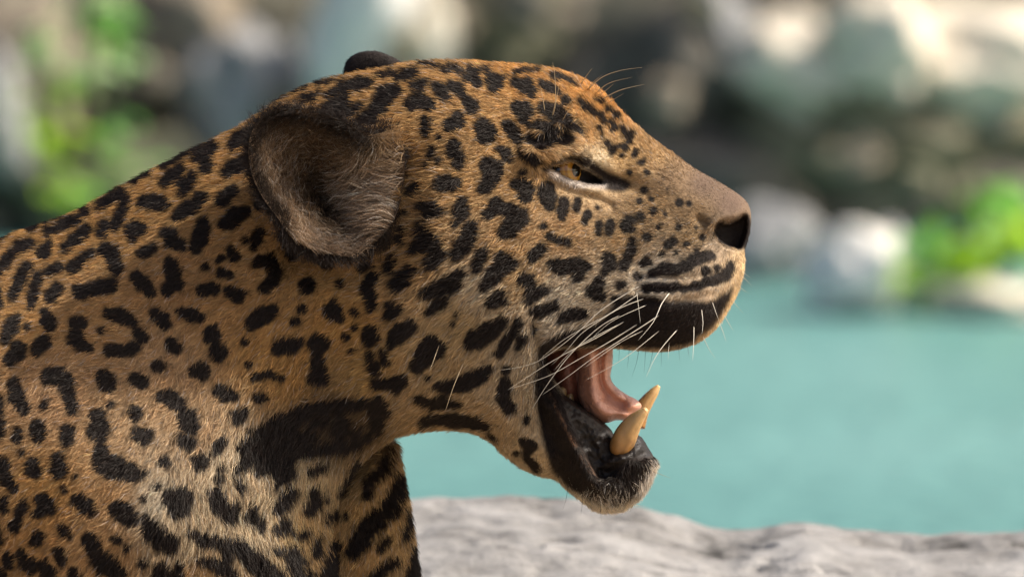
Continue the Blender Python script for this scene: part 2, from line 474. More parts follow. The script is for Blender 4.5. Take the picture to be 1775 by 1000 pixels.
wf, rf = rbf(W_PTS), idw([(x, y, r) for x, y, r in R_PTS], 2.5, 15)

def gauss(P, cx, cy, sx, sy, ang=0.0):
    c, s = math.cos(ang), math.sin(ang)
    dx, dy = P[:, 0] - cx, P[:, 1] - cy
    u, v = (dx * c + dy * s) / sx, (-dx * s + dy * c) / sy
    return np.exp(-.5 * (u * u + v * v))

def poly_field(P, pts, soft=6, step=4):
    poly = catmull(pts, step)
    out = np.zeros(len(P))
    lo, hi = poly.min(0) - soft * 3, poly.max(0) + soft * 3
    m = ((P > lo) & (P < hi)).all(1)
    if m.any():
        d, _ = seg_dist(P[m], poly); s = np.where(inside(P[m], poly), d, -d)
        out[m] = sstep(-soft, soft, s)
    return out

def line_field(P, pts, width):
    """1 on the curve, gaussian fall-off"""
    poly = catmull(pts, 4, closed=False)
    out = np.zeros(len(P))
    lo, hi = poly.min(0) - width * 4, poly.max(0) + width * 4
    m = ((P > lo) & (P < hi)).all(1)
    if m.any():
        q = P[m]
        d2 = np.full(len(q), 1e12)
        for p in poly: d2 = np.minimum(d2, ((q - p) ** 2).sum(1))
        out[m] = np.exp(-.5 * d2 / width ** 2)
    return out

EYE = [(950, 293), (960, 288), (978, 284), (994, 284), (1008, 290), (1028, 302), (1046, 317), (1034, 321), (1010, 319), (985, 310), (965, 301)]
NOSTRIL = [(1238, 398), (1246, 388), (1262, 388), (1280, 380), (1291, 374), (1297, 388), (1296, 410), (1288, 431), (1275, 431), (1256, 426), (1243, 414)]
INLIP = [(946, 618), (958, 640), (962, 672), (985, 728), (1012, 790), (1036, 828), (1060, 826), (1075, 805), (1095, 792), (1128, 790), (1136, 780), (1110, 745), (1060, 730), (1000, 690), (965, 660), (955, 620)]
EAR_HOLE = [(685, 260), (640, 262), (590, 245), (530, 228), (490, 232), (475, 270), (490, 330), (520, 380), (560, 412), (610, 418), (655, 395), (682, 340)]
def relief(P):
    d = np.zeros(len(P))
    d -= 30 * poly_field(P, EYE, 5)                                            # eye opening
    d += 26 * line_field(P, [(925, 268), (955, 265), (985, 259), (1003, 264), (1012, 274)], 10)   # brow and upper lid
    d += 12 * line_field(P, [(940, 232), (968, 214), (990, 222), (1004, 250)], 9)
    d -= 12 * line_field(P, [(1004, 262), (1010, 240), (1000, 218), (985, 205)], 5)
    d += 9 * line_field(P, [(952, 300), (975, 316), (1005, 328), (1040, 330)], 6)     # lower lid
    d -= 8 * line_field(P, [(950, 312), (985, 328), (1020, 340), (1060, 358)], 5)
    d -= 16 * gauss(P, 1075, 318, 38, 14, .35)                                   # inner corner trough
    d += 10 * line_field(P, [(1012, 268), (1040, 280), (1065, 298)], 9)
    d -= 62 * poly_field(P, NOSTRIL, 6)
    d += 16 * line_field(P, [(1228, 396), (1246, 378), (1270, 372), (1292, 362)], 8)   # nostril wing
    d -= 10 * line_field(P, [(1232, 404), (1222, 392), (1212, 385)], 7)
    d += 16 * gauss(P, 1190, 500, 70, 45, -.15)                                  # whisker pad
    d -= 8 * line_field(P, [(1110, 470), (1160, 440), (1230, 420)], 12)
    for k in range(3):
        d -= 5 * line_field(P, [(1110 - 5 * k, 482 + 20 * k), (1170, 482 + 19 * k), (1240, 474 + 17 * k)], 5)
    il = poly_field(P, INLIP, 8)
    d += il * 2.6 * nz2(P[:, 0] * 1.0, P[:, 1] * 1.0) + il * 1.6 * nz2(P[:, 0] * 2.0 + 50, P[:, 1] * 2.0) + il * 24 * gauss(P, 1080, 792, 26, 9, -.35)
    d -= 26 * il                                            # behind the lower lip
    d += 16 * line_field(P, [(948, 640), (958, 690), (985, 750), (1010, 795), (1034, 832), (1062, 834)], 7)
    d += 10 * gauss(P, 1105, 775, 14, 14) + 8 * gauss(P, 1080, 800, 10, 10) + 7 * gauss(P, 1122, 792, 8, 9) + 6 * gauss(P, 1060, 815, 10, 8)
    d -= 12 * line_field(P, [(930, 560), (935, 640), (942, 720), (975, 800)], 9)
    d -= 26 * line_field(P, [(705, 300), (712, 380), (690, 450), (600, 470), (520, 440)], 26)  # behind the cheek ruff, under the ear
    d += 18 * line_field(P, [(735, 330), (735, 420), (700, 520), (690, 600)], 34)
    d -= 22 * line_field(P, [(640, 760), (560, 760), (480, 800), (440, 880)], 40)               # throat meets shoulder
    d += 26 * gauss(P, 210, 900, 170, 150)
    d -= 85 * poly_field(P, EAR_HOLE, 16)

    return d

def build_sheet(outline, wfun, rfun, xs, ys, yc=0.0, det=None, step=8):
    poly = catmull(outline, step)
    X, Y = np.meshgrid(xs, ys)
    P = np.stack([X.ravel(), Y.ravel()], 1)
    ins = inside(P, poly)
    nx, ny = len(xs), len(ys)
    I = ins.reshape(ny, nx)
    cell = I[:-1, :-1] | I[1:, :-1] | I[:-1, 1:] | I[1:, 1:]
    used = np.zeros((ny, nx), bool)
    used[:-1, :-1] |= cell; used[1:, :-1] |= cell; used[:-1, 1:] |= cell; used[1:, 1:] |= cell
    used = used.ravel()
    idx = np.full(nx * ny, -1); idx[used] = np.arange(used.sum())
    Q = P[used]; qi = ins[used]
    d, cp = seg_dist(Q, poly)
    Q[~qi] = cp[~qi]; d[~qi] = 0
    r = rfun(Q).ravel(); w = wfun(Q)
    if det is not None: w = w + det(Q) * sstep(0, 14, d)
    k = np.clip(1 - d / r, 0, 1)
    W = np.maximum(w, 6) * np.sqrt(np.clip(1 - k * k, 0, 1))
    n = len(Q)
    near = np.stack([Q[:, 0], np.full(n, yc) - W, Q[:, 1]], 1)
    fmap = np.arange(n) + n
    fmap[~qi] = np.where(~qi)[0]
    far = np.stack([Q[:, 0], np.full(n, yc) + W, Q[:, 1]], 1)
    keep = qi
    fidx = np.full(n, -1); fidx[keep] = n + np.arange(keep.sum()); fidx[~keep] = np.arange(n)[~keep]
    V = np.concatenate([near, far[keep]])
    jj, ii = np.where(cell)
    a, b_, c, e = idx[jj * nx + ii], idx[jj * nx + ii + 1], idx[(jj + 1) * nx + ii + 1], idx[(jj + 1) * nx + ii]
    Fn = np.stack([a, e, c, b_], 1)      # y down in the drawing: faces towards the lens
    Ff = np.stack([fidx[a], fidx[b_], fidx[c], fidx[e]], 1)
    return V, np.concatenate([Fn, Ff])

def to_local(V):
    """drawing (x, depth, y down) -> metres in the animal's own frame, origin on the ground"""
    return np.stack([(V[:, 0] - 887.5) * S, V[:, 1] * S, (500 - V[:, 2]) * S + .6], 1)

xs = np.concatenate([np.linspace(-1480, -60, 95)[:-1], np.linspace(-60, 900, 385)[:-1], np.linspace(900, 1306, 200)])
ys = np.concatenate([np.linspace(100, 620, 210)[:-1], np.linspace(620, 890, 120)[:-1], np.linspace(890, 1010, 40)[:-1], np.linspace(1010, 1340, 28)])
SV, SF = build_sheet(BODY, wf, rf, xs, ys, 0, relief)

def cfun(v): return lambda P: np.full(len(P), float(v))
LEGS = [  # outline, half thickness, rounding, depth of the middle
    ([(674, 757), (690, 795), (704, 865), (714, 930), (724, 1000), (735, 1110), (720, 1230), (650, 1380), (600, 1600), (590, 1900), (600, 2080), (680, 2140), (700, GZ), (480, GZ), (440, 2120), (430, 1800),
      (400, 1500), (330, 1250), (330, 1050), (420, 900), (520, 830), (600, 790)], 125, 95, 120),
    ([(340, 1000), (420, 1150), (400, 1350), (360, 1600), (345, 1900), (360, 2080), (440, 2140), (460, GZ), (230, GZ), (190, 2120), (180, 1800), (120, 1500), (20, 1250), (20, 1050), (150, 960)], 130, 95, -260),
    ([(-900, 700), (-820, 950), (-900, 1250), (-1050, 1500), (-1080, 1700), (-1050, 2080), (-960, 2150), (-950, GZ), (-1200, GZ), (-1240, 2100), (-1300, 1700), (-1320, 1450), (-1430, 1150), (-1400, 800), (-1200, 600)], 120, 90, -260),
    ([(-820, 700), (-740, 950), (-820, 1250), (-970, 1500), (-1000, 1700), (-970, 2080), (-880, 2150), (-870, GZ), (-1120, GZ), (-1160, 2100), (-1220, 1700), (-1240, 1450), (-1350, 1150), (-1320, 800), (-1120, 600)], 120, 90, 250),
]
allV, allF = [SV], [SF]
off = len(SV)
for k, (ol, w, r, yc) in enumerate(LEGS):
    a = np.array(ol)
    lo, hi = a.min(0), a.max(0)
    st = 8 if k == 0 else 22
    lxs = np.arange(lo[0] - 3, hi[0] + st, st); lys = np.concatenate([np.arange(lo[1] - 3, 1020, st), np.arange(1020, hi[1] + 30, 24)])
    v, f = build_sheet(ol, cfun(w), cfun(r), lxs, lys, yc, None, 14)
    allV.append(v); allF.append(f + off); off += len(v)
HEAD_N = len(SV)

# ears
def ear_sheet(outline, cx, cy, base, lift, deep, thick, rings=22, nth=110):
    o = catmull(outline, 3)
    ang = np.linspace(0, 1, nth, endpoint=False)
    o = o[(ang * len(o)).astype(int)]
    V, F = [], []
    for side in (0, 1):
        for i in range(rings + 1):
            t = i / rings
            for p in o:
                x, y = cx + (p[0] - cx) * t, cy + (p[1] - cy) * t
                l = lift(p[0], p[1])
                rim = base(p[0], p[1]) - l
                yy = deep * (1 - t ** 1.7) + rim * t ** 1.7
                # rolled rim
                if side == 1: yy += thick * (1 - t ** 6)
                V.append((x, yy, y))
    n = nth
    for side in (0, 1):
        o0 = side * (rings + 1) * n
        for i in range(rings):
            for k in range(n):
                a, b_ = o0 + i * n + k, o0 + i * n + (k + 1) % n
                F.append((a, b_, b_ + n, a + n) if side == 0 else (a, a + n, b_ + n, b_))
    return np.array(V, float), np.array(F)
def headW(x, y): return float(wf(np.array([[x, y]]))[0])
EAR = [(698, 240), (684, 228), (655, 236), (625, 228), (595, 213), (560, 202), (520, 193), (485, 194), (458, 208), (443, 235), (438, 270), (446, 312), (464, 348), (488, 380),
       (505, 405), (530, 425), (560, 437), (595, 443), (630, 437), (664, 410), (688, 375), (700, 330), (704, 280)]
def ear_lift(x, y):
    v = [(440, 260, 150), (520, 195, 135), (600, 215, 90), (700, 230, -12), (700, 330, -14), (640, 432, 12), (560, 437, 60), (480, 370, 120)]
    w = [(1 / ((x - a) ** 2 + (y - b_) ** 2 + 300), l) for a, b_, l in v]
    return sum(a * l for a, l in w) / sum(a for a, l in w)
EV, EF = ear_sheet(EAR, 580, 352, lambda x, y: -headW(x, y), ear_lift, -headW(580, 350) + 45, 26)
EV_FLIP = to_local(EV[EF[500]])
if np.cross(EV_FLIP[1] - EV_FLIP[0], EV_FLIP[2] - EV_FLIP[0])[1] > 0: EF = EF[:, ::-1]
FAR_EAR = [(590, 160), (592, 130), (598, 105), (612, 92), (632, 86), (655, 87), (678, 96), (698, 108), (712, 130), (690, 170), (640, 185)]
fxs = np.arange(585, 720, 5.0); fys = np.arange(80, 190, 5.0)
FV, FF = build_sheet(FAR_EAR, cfun(16), cfun(26), fxs, fys, 165, None, 5)
ear_start = off
allV += [EV, FV]; allF += [EF + off, FF + off + len(EV)]
BV = np.concatenate(allV); BF = np.concatenate(allF)

# ---- coat markings, plus shade painted under the ear: chains of (x, y, radius)
SPOTS_AND_SHADE = """688,158,12 668,168,18 655,192,13 645,205,15 628,212,9;718,153,9 735,147,10;714,184,13 730,178,15 745,186,10;759,155,10 765,162,12 773,173,8;783,149,9 793,156,12 801,166,8
810,138,9 822,140,10 829,146,8;849,140,11 866,140,10 857,153,13;895,147,11 912,153,14 924,164,9;810,179,11 817,187,14;898,190,12 910,197,17 910,212,10;794,207,11 783,220,13 798,215,8
739,213,8 740,225,10 738,234,7;836,221,14 845,233,17 836,244,10;878,219,8 888,230,12 899,243,10;761,239,5;750,260,6 747,272,6;788,252,10 783,264,11 796,276,10 793,286,12
868,260,8 878,270,10 885,277,8;907,266,7 916,272,8 926,282,7;922,242,9 935,247,13 955,244,10 975,244,8 985,243,6;934,218,7 945,222,9 962,224,8 978,228,5;945,190,9 960,196,13 975,205,13 990,217,8 1003,222,6
978,177,6 985,182,5;938,149,5 950,153,8 962,160,8 968,166,4;768,127,4 800,127,5;812,123,4 845,126,5;730,112,4 770,118,4 795,115,3;890,128,3 920,126,3 935,122,3;880,132,3;905,124,3 938,124,3;955,137,4 985,143,3 1000,150,3
1005,180,5 1015,190,6 1028,198,6 1040,203,6 1047,212,5;1030,175,3 1042,182,3;1052,193,4 1070,205,4;1056,213,5 1064,224,6;1075,222,5 1080,233,4;1090,235,7 1090,246,5;1038,225,3 1042,238,3;1051,248,4 1060,262,6 1068,254,4
1080,257,5;1076,271,4;1100,264,5 1098,270,4;1112,281,5;762,321,11 775,322,13 788,322,9;845,288,12 858,294,15 852,308,12 842,325,11 838,330,7;897,320,10 910,326,15 908,340,10;908,300,5
845,372,10 860,357,14 880,365,14 898,380,18 885,395,18 870,405,10;733,358,8 748,366,14 760,369,9;800,352,8 799,366,13 795,378,8;728,395,11 735,412,16 750,425,17 757,442,12;718,430,9 735,420,12
815,398,11 810,412,13 800,428,13 790,441,9;788,388,6;945,330,12 950,345,13 951,355,9;922,443,8 935,432,8;950,411,6 960,417,6 985,421,4;712,335,6 722,323,5;746,274,6;760,282,4;738,290,4
667,412,7 668,425,6;694,402,7 693,418,8;680,446,7;699,368,4;680,448,9 674,462,10;640,458,8 630,464,6;648,480,8 640,500,12 646,525,9 646,533,5;710,470,10 701,483,13 688,497,8;755,440,15 750,455,12
795,475,11 785,490,18 760,500,16 735,510,10;765,520,10 742,540,6;835,440,10 825,462,9;870,450,14 885,455,10 860,470,14 845,490,10 838,498,6;905,483,9 915,488,12 918,500,8;865,510,9 855,522,10 870,520,6
915,515,9 930,505,9 945,500,6;925,540,7 945,533,9 960,527,6;680,530,9 674,548,8 690,535,6;616,541,6;617,566,5;710,565,11 695,575,14 682,590,9 680,600,5;643,575,11 645,588,12;868,555,10 850,572,15 828,585,16 815,592,10
897,555,5 885,580,7 865,610,6;904,582,6 896,598,5;745,595,14 735,615,16 725,632,11;760,605,12 745,600,14;790,545,4;785,558,4;642,615,8 648,635,9 655,645,6;665,610,5 670,628,5;650,662,8 675,663,9 700,656,8;688,670,8
760,668,6 785,668,10 815,658,14 838,645,10 843,637,7;728,690,7 750,697,10 775,697,11 795,699,6;738,730,8 770,727,9 800,730,11 830,736,10 843,741,7;875,662,9 870,685,11 880,705,9;875,640,6;872,603,6 862,612,5;850,760,6
908,763,7 920,770,8 912,790,6 922,805,7 930,815,5;893,786,4;742,653,4;913,720,4 912,730,3;640,698,11 600,698,12 560,704,13 520,716,16 490,738,24 478,765,30 490,790,28 492,815,20 480,835,10
450,775,16 425,800,10 415,808,6;455,760,14 425,770,7 418,775,5;465,800,16 450,812,8;655,697,12 672,715,6;650,712,10 655,735,12;510,775,20 545,778,9 580,772,11 615,766,10 640,755,8;590,745,13 595,725,12;560,722,11 540,735,4;520,757,12 548,752,4;612,748,7 628,742,3;470,735,12 452,745,5;437,742,5
388,763,7 378,775,8 373,781,5;352,797,14;387,808,5;383,826,6;418,832,4 424,846,4;558,806,6 540,815,6;508,845,8 498,860,11 485,877,9;543,850,10 545,868,13 535,880,9;560,860,7
618,800,5 605,830,6 593,855,7;305,855,15 325,855,15 322,872,14 315,880,10;378,855,12 385,872,12 400,880,14 405,895,9;415,868,7;440,880,7 438,893,9;456,898,6 455,910,6;498,900,7 488,915,9;505,915,5;522,920,8 530,917,6
548,930,6 543,955,7;580,945,9 572,970,13 565,995,12;505,950,10 512,970,14 515,995,10;484,950,7;532,990,7;580,885,8 580,895,8;566,885,5 562,900,5;601,893,5;670,785,4 660,815,9 640,835,9 632,860,7
683,830,7 683,860,11 670,885,14 645,905,16 625,935,16 612,955,12;702,885,4 703,910,6 695,935,5;670,935,7 658,952,5;680,975,8 660,992,8 640,1005,8;715,950,4 712,975,9 710,1000,12
335,915,7 360,930,13 385,935,12 415,940,14 430,955,16 450,970,18 470,985,18 485,1000,16;400,960,10;355,963,7 375,970,10 400,985,10 412,990,8;303,925,10 310,935,7;318,970,7;290,985,16 310,995,14
12,795,9 20,805,13 28,825,10 38,838,6;72,800,11 74,810,12;115,790,9 116,808,14;185,775,14 190,795,20 215,805,22 240,815,16 255,815,10;22,860,6 23,875,6;55,865,7 48,885,6 42,905,8;90,860,10 100,870,12;80,882,8 92,868,8
148,860,11 160,868,13 168,877,9;212,873,10 225,880,15 238,890,11;262,890,8 265,905,16 285,925,18 300,938,14 310,944,7;283,838,6;258,858,5;8,908,8 14,925,9;80,925,12;122,908,8 130,918,9;30,955,8 30,970,8
52,950,7 62,965,11 70,975,9;113,945,7 118,958,8 120,968,4;90,970,9 97,985,13 100,1000,11;137,980,7 145,998,9;5,990,14 18,985,9;168,925,10 175,942,11 190,965,16 208,978,14 222,982,8;213,927,8;230,942,4;258,967,8;125,840,5;144,822,4
45,605,14 32,622,10;0,640,8 3,655,7 0,670,6;38,662,9 42,680,11 52,698,10 55,708,7;95,650,11 110,650,14 125,655,12 130,680,10 136,700,9 136,710,6;190,652,13 197,662,14;243,653,10 255,660,10;283,632,10;290,683,10 305,690,14 318,698,10
13,690,6 10,715,7 15,745,9;90,698,6;80,735,11 79,746,13;47,740,6 44,755,8;128,742,10 130,758,10;180,720,13 182,740,16 184,757,9;245,713,11;250,748,10 262,752,12;201,697,5;50,779,4;330,722,15 334,732,15;325,758,10 333,765,10;293,795,9
55,465,8 45,485,10 35,510,8 32,518,6;75,480,6 70,505,8 63,530,5;108,465,8 95,472,7;58,422,9 40,432,10 25,440,9 15,460,8 5,475,8;108,500,9 100,512,11;165,441,6 150,450,8 135,465,10;188,435,9 203,440,12 207,455,9 210,468,9
148,504,11 165,505,12 185,497,10 200,495,11;245,482,9 255,492,13 266,505,8;300,458,9 308,475,12 310,490,12 297,502,9;0,515,9 5,530,10 3,545,6;38,555,9 30,570,12 24,587,8;90,545,8 95,557,12 98,567,8;60,567,4;90,590,9 78,602,11
145,558,12 142,575,11 138,588,9 155,598,9 165,602,6;200,543,9 215,545,10 230,552,10 240,560,7;184,573,4;248,575,8 254,585,7;200,604,9 220,606,9 240,602,9;277,543,9 288,552,10 295,562,7;303,592,8 312,603,9;0,600,6
178,358,7 195,345,9 215,338,8 222,345,8 215,370,9 208,388,7 206,398,4;256,352,11 270,352,13 287,357,10;88,405,7 110,395,8 135,382,9 150,370,8;55,400,5 75,388,6 105,376,5;0,412,8 12,405,5;230,316,5 245,309,6 260,303,5
155,400,8 140,415,10 122,430,7;184,393,8 182,405,10;88,428,9 82,438,11;235,400,11 250,400,10;237,412,9;268,432,9 255,440,8;295,405,9 305,418,12 318,425,9;357,393,11 352,412,13 345,430,10;315,296,9 300,308,11 290,318,8
335,312,9 325,325,12 318,336,7;345,275,10 360,268,12 372,255,8;363,290,10 358,300,6 360,270,10;432,232,9 418,242,11 408,255,9;430,282,13 410,290,13 398,302,9;440,295,10;355,345,9 340,358,12 320,370,10 312,375,7
410,332,8 395,343,12 388,352,8;432,368,8 415,375,12 398,388,12;462,345,7 452,355,8;285,290,6 305,278,6 325,265,6 345,258,5;455,400,7 448,415,7 444,430,5;498,410,9 508,425,13 508,440,10;530,425,8 550,440,10 570,455,10
452,455,9 470,455,11 480,475,11 475,490,10 462,500,8;405,432,6 412,445,8;428,417,6;388,449,6;362,462,5;387,475,7;403,476,6;357,503,9 375,500,10;403,505,9 417,512,12;535,495,13;590,492,6;526,535,7;515,556,7
475,538,11 455,550,14 440,560,9;582,530,9 577,540,13 590,548,8;322,540,7 340,547,10 352,550,7;373,580,14;383,610,14;429,591,6;355,641,17 345,640,12;385,675,9 398,682,12 410,685,7;452,687,8 462,683,5;425,712,8 418,720,12
448,652,5 468,645,6 488,652,4;434,631,5;485,602,10 500,597,12 520,592,8;550,592,11 562,594,11 550,608,8;552,625,9 555,645,11 545,655,9;563,655,10;602,582,5;610,607,4
975,350,7 974,365,8 974,375,6;1000,350,5 999,365,6;1017,370,5 1014,385,5;1035,360,4;1037,390,4 1036,405,3;1056,388,6 1054,402,6;1090,382,7 1083,395,6;1110,377,6;1096,420,7 1092,435,8 1085,450,9 1078,462,7
1052,447,10 1055,458,10 1047,470,6;958,458,9 975,462,12 1000,458,11 1012,462,9;1000,478,9 1005,465,9;1035,490,9 1030,505,14 1040,512,8;1073,495,7;1065,518,7;1101,481,7;1121,452,7 1113,458,4;1165,418,6 1157,425,6
1121,410,6;1140,395,3;1150,372,3;1105,350,4;1128,345,3;1095,400,4;1205,395,3;1215,410,3;1145,440,4;1205,438,4;1090,300,3;1120,300,3;1174,394,4;1188,423,4;1168,438,3;1175,352,5;1193,354,3;1132,366,4;1114,330,4;1155,328,2;1130,473,6 1150,468,9 1175,466,7 1190,460,6;1197,452,8 1215,446,7 1232,443,6;1222,470,6;1241,464,5
1265,460,6 1258,475,7 1240,485,6;1120,500,8 1160,500,6 1190,497,6 1215,493,7 1240,482,7 1262,468,7;941,392,4;975,550,7 995,542,10 1010,543,6;924,572,5
553,162,5 545,168,9 530,173,8 555,160,5;600,152,12 625,148,13 640,145,9 585,160,9 570,167,7;575,190,14 590,180,11 600,170,8 560,195,9;605,182,6 580,200,10;625,185,7 612,195,8 600,203,7;480,172,6 510,157,6 540,146,5 570,142,5 600,137,4;665,130,7 655,132,6;700,135,10 720,128,7 690,140,8 675,124,5"""
CHAINS = [[tuple(map(float, t.split(','))) for t in c.split()] for ln in SPOTS_AND_SHADE.splitlines() for c in ln.split(';') if c.strip()]
# the flank beyond the shoulder: loose rosettes
rr = random.Random(3)
for gx_ in range(-1440, -30, 74):
    for gy_ in range(440, 1330, 74):
        cx, cy = gx_ + rr.uniform(-18, 18), gy_ + rr.uniform(-18, 18)
        a0 = rr.uniform(0, 6.28)
        for k in range(3):
            a = a0 + k * 2.09
            a2 = a + .9
            CHAINS.append([(cx + 27 * math.cos(a), cy + 22 * math.sin(a), 8), (cx + 27 * math.cos(a2), cy + 22 * math.sin(a2), 8)])
for gx_ in list(range(-1420, -780, 60)) + list(range(0, 740, 60)):
    for gy_ in range(1050, int(GZ), 62):
        CHAINS.append([(gx_ + rr.uniform(-18, 18), gy_ + rr.uniform(-18, 18), rr.uniform(8, 14))])
LIP = [(1268, 498), (1262, 525), (1246, 556), (1220, 582), (1190, 597), (1150, 607), (1100, 605), (1060, 603), (1000, 603), (952, 606), (943, 640), (958, 680), (1000, 705), (1060, 745), (1075, 762), (1112, 752), (1138, 795),
       (1131, 818), (1117, 848), (1088, 870), (1055, 877), (1020, 868), (985, 846), (962, 825), (948, 790), (935, 740), (926, 690), (922, 650), (928, 615), (940, 590), (975, 573), (1015, 566), (1042, 552), (1068, 522),
       (1090, 512), (1130, 512), (1160, 522), (1190, 520), (1225, 522), (1250, 508)]
EYE_DARK = [(938, 294), (950, 285), (960, 279), (985, 273), (1005, 271), (1028, 281), (1052, 298), (1076, 308), (1094, 320), (1082, 333), (1060, 333), (1040, 326), (1046, 316), (1030, 302), (1008, 288), (994, 281), (974, 282), (953, 290), (948, 300)]
NOSE_DARK = [(1232, 402), (1244, 384), (1262, 386), (1280, 378), (1294, 370), (1303, 384), (1302, 410), (1292, 437), (1276, 434), (1254, 428), (1240, 417)]

# rasterise the markings
mark = np.zeros((RH, RW), np.float32)
for ch in CHAINS:
    mxr = max(c[2] for c in ch) + 8
    grow = 1.6 + .10 * mxr
    if mxr > 24: grow = .8
    if ch[0][0] > 450 and ch[0][1] < 275: grow = 1.7
    x0, x1 = int(min(c[0] for c in ch) - mxr), int(max(c[0] for c in ch) + mxr)
    y0, y1 = int(min(c[1] for c in ch) - mxr), int(max(c[1] for c in ch) + mxr)
    x0, x1 = max(x0, RX0), min(x1, RX1); y0, y1 = max(y0, RY0), min(y1, RY1)
    if x1 - x0 < 2 or y1 - y0 < 2: continue
    X, Y = np.meshgrid(np.arange(x0, x1, dtype=np.float32), np.arange(y0, y1, dtype=np.float32))
    best = np.full(X.shape, 1e9, np.float32)
    if len(ch) == 1: ch = ch * 2
    for (ax, ay, ar), (bx_, by_, br) in zip(ch[:-1], ch[1:]):
        dx, dy = bx_ - ax, by_ - ay
        t = np.clip(((X - ax) * dx + (Y - ay) * dy) / (dx * dx + dy * dy + 1e-6), 0, 1)
        best = np.minimum(best, np.hypot(X - ax - t * dx, Y - ay - t * dy) - (ar + t * (br - ar)))
    best = best + 1.9 * nz2(X, Y) - grow
    v = np.clip(.5 - best / 4.5, 0, 1)
    sub = mark[y0 - RY0:y1 - RY0, x0 - RX0:x1 - RX0]
    np.maximum(sub, v, out=sub)
def mark_at(P):
    i = np.clip((P[:, 0] - RX0).astype(int), 0, RW - 1); j = np.clip((P[:, 1] - RY0).astype(int), 0, RH - 1)
    return mark[j, i]

DORS, HEADC, CHEEK, FLANK, WHITE = (.42, .25, .10), (.44, .27, .115), (.44, .285, .135), (.40, .25, .12), (.48, .40, .30)
COAT = idw([(x, y, *c) for x, y, c in [
    (100, 400, DORS), (300, 320, DORS), (450, 210, DORS), (200, 400, DORS), (-300, 500, DORS), (-1000, 500, DORS), (-600, 500, DORS), (600, 160, HEADC), (750, 130, HEADC), (900, 130, (.50, .28, .095)), (1000, 150, (.52, .29, .10)),
    (1050, 190, (.50, .28, .10)), (850, 200, HEADC), (780, 300, CHEEK), (700, 260, HEADC), (900, 300, CHEEK), (1020, 240, (.46, .31, .16)), (1030, 276, (.62, .54, .42)), (1080, 270, (.40, .265, .125)), (1130, 270, (.37, .245, .125)),
    (1160, 310, (.22, .15, .095)), (1220, 320, (.145, .10, .078)), (1265, 350, (.145, .10, .08)), (1200, 370, (.26, .175, .10)), (1130, 360, (.35, .235, .125)), (1200, 410, (.34, .235, .13)), (1080, 420, (.40, .275, .15)),
    (980, 400, (.46, .31, .17)), (880, 430, (.44, .29, .15)), (700, 450, CHEEK), (1130, 488, (.62, .57, .51)), (1180, 480, (.52, .44, .36)), (1240, 490, (.50, .42, .34)), (1280, 470, (.60, .46, .30)), (1265, 520, (.62, .46, .28)),
    (1240, 430, (.40, .32, .25)), (1215, 508, (.40, .31, .23)), (980, 510, (.52, .46, .39)), (955, 555, (.56, .50, .43)), (1060, 500, (.48, .41, .33)), (830, 510, (.52, .45, .36)), (900, 480, (.46, .33, .19)), (800, 560, (.42, .32, .19)),
    (760, 640, (.40, .30, .18)), (930, 620, (.46, .39, .30)), (890, 700, (.44, .36, .26)), (850, 720, (.40, .31, .21)), (700, 700, (.36, .27, .17)), (920, 800, (.46, .38, .28)), (640, 650, (.40, .27, .12)), (600, 560, (.40, .24, .09)),
    (500, 650, (.40, .245, .095)), (450, 600, (.40, .245, .10)), (400, 550, (.38, .235, .11)), (300, 500, (.36, .22, .11)), (150, 530, FLANK), (50, 550, (.40, .24, .10)), (100, 680, (.40, .26, .15)), (300, 650, (.40, .27, .16)),
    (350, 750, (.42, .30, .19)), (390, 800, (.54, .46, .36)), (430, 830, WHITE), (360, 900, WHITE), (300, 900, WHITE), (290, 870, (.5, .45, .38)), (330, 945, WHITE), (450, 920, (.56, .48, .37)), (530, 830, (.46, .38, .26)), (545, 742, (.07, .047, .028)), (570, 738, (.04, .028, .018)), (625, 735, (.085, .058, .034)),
    (520, 920, (.48, .36, .20)), (650, 900, (.50, .35, .17)), (690, 850, (.50, .36, .20)), (600, 970, (.46, .31, .15)), (200, 850, (.42, .27, .14)), (100, 850, (.42, .25, .10)), (200, 950, (.42, .27, .14)), (50, 950, (.42, .26, .12)), (350, 990, (.42, .28, .15)),
    (-300, 900, FLANK), (-900, 900, FLANK), (-300, 1200, WHITE), (-900, 1180, WHITE), (400, 1200, (.5, .4, .27)), (500, 1700, FLANK), (-1100, 1700, FLANK), (1050, 875, (.62, .58, .52)), (1120, 840, (.62, .54, .42))]], 3.2, 14)
BLACK = np.array((.0150, .0098, .0080))

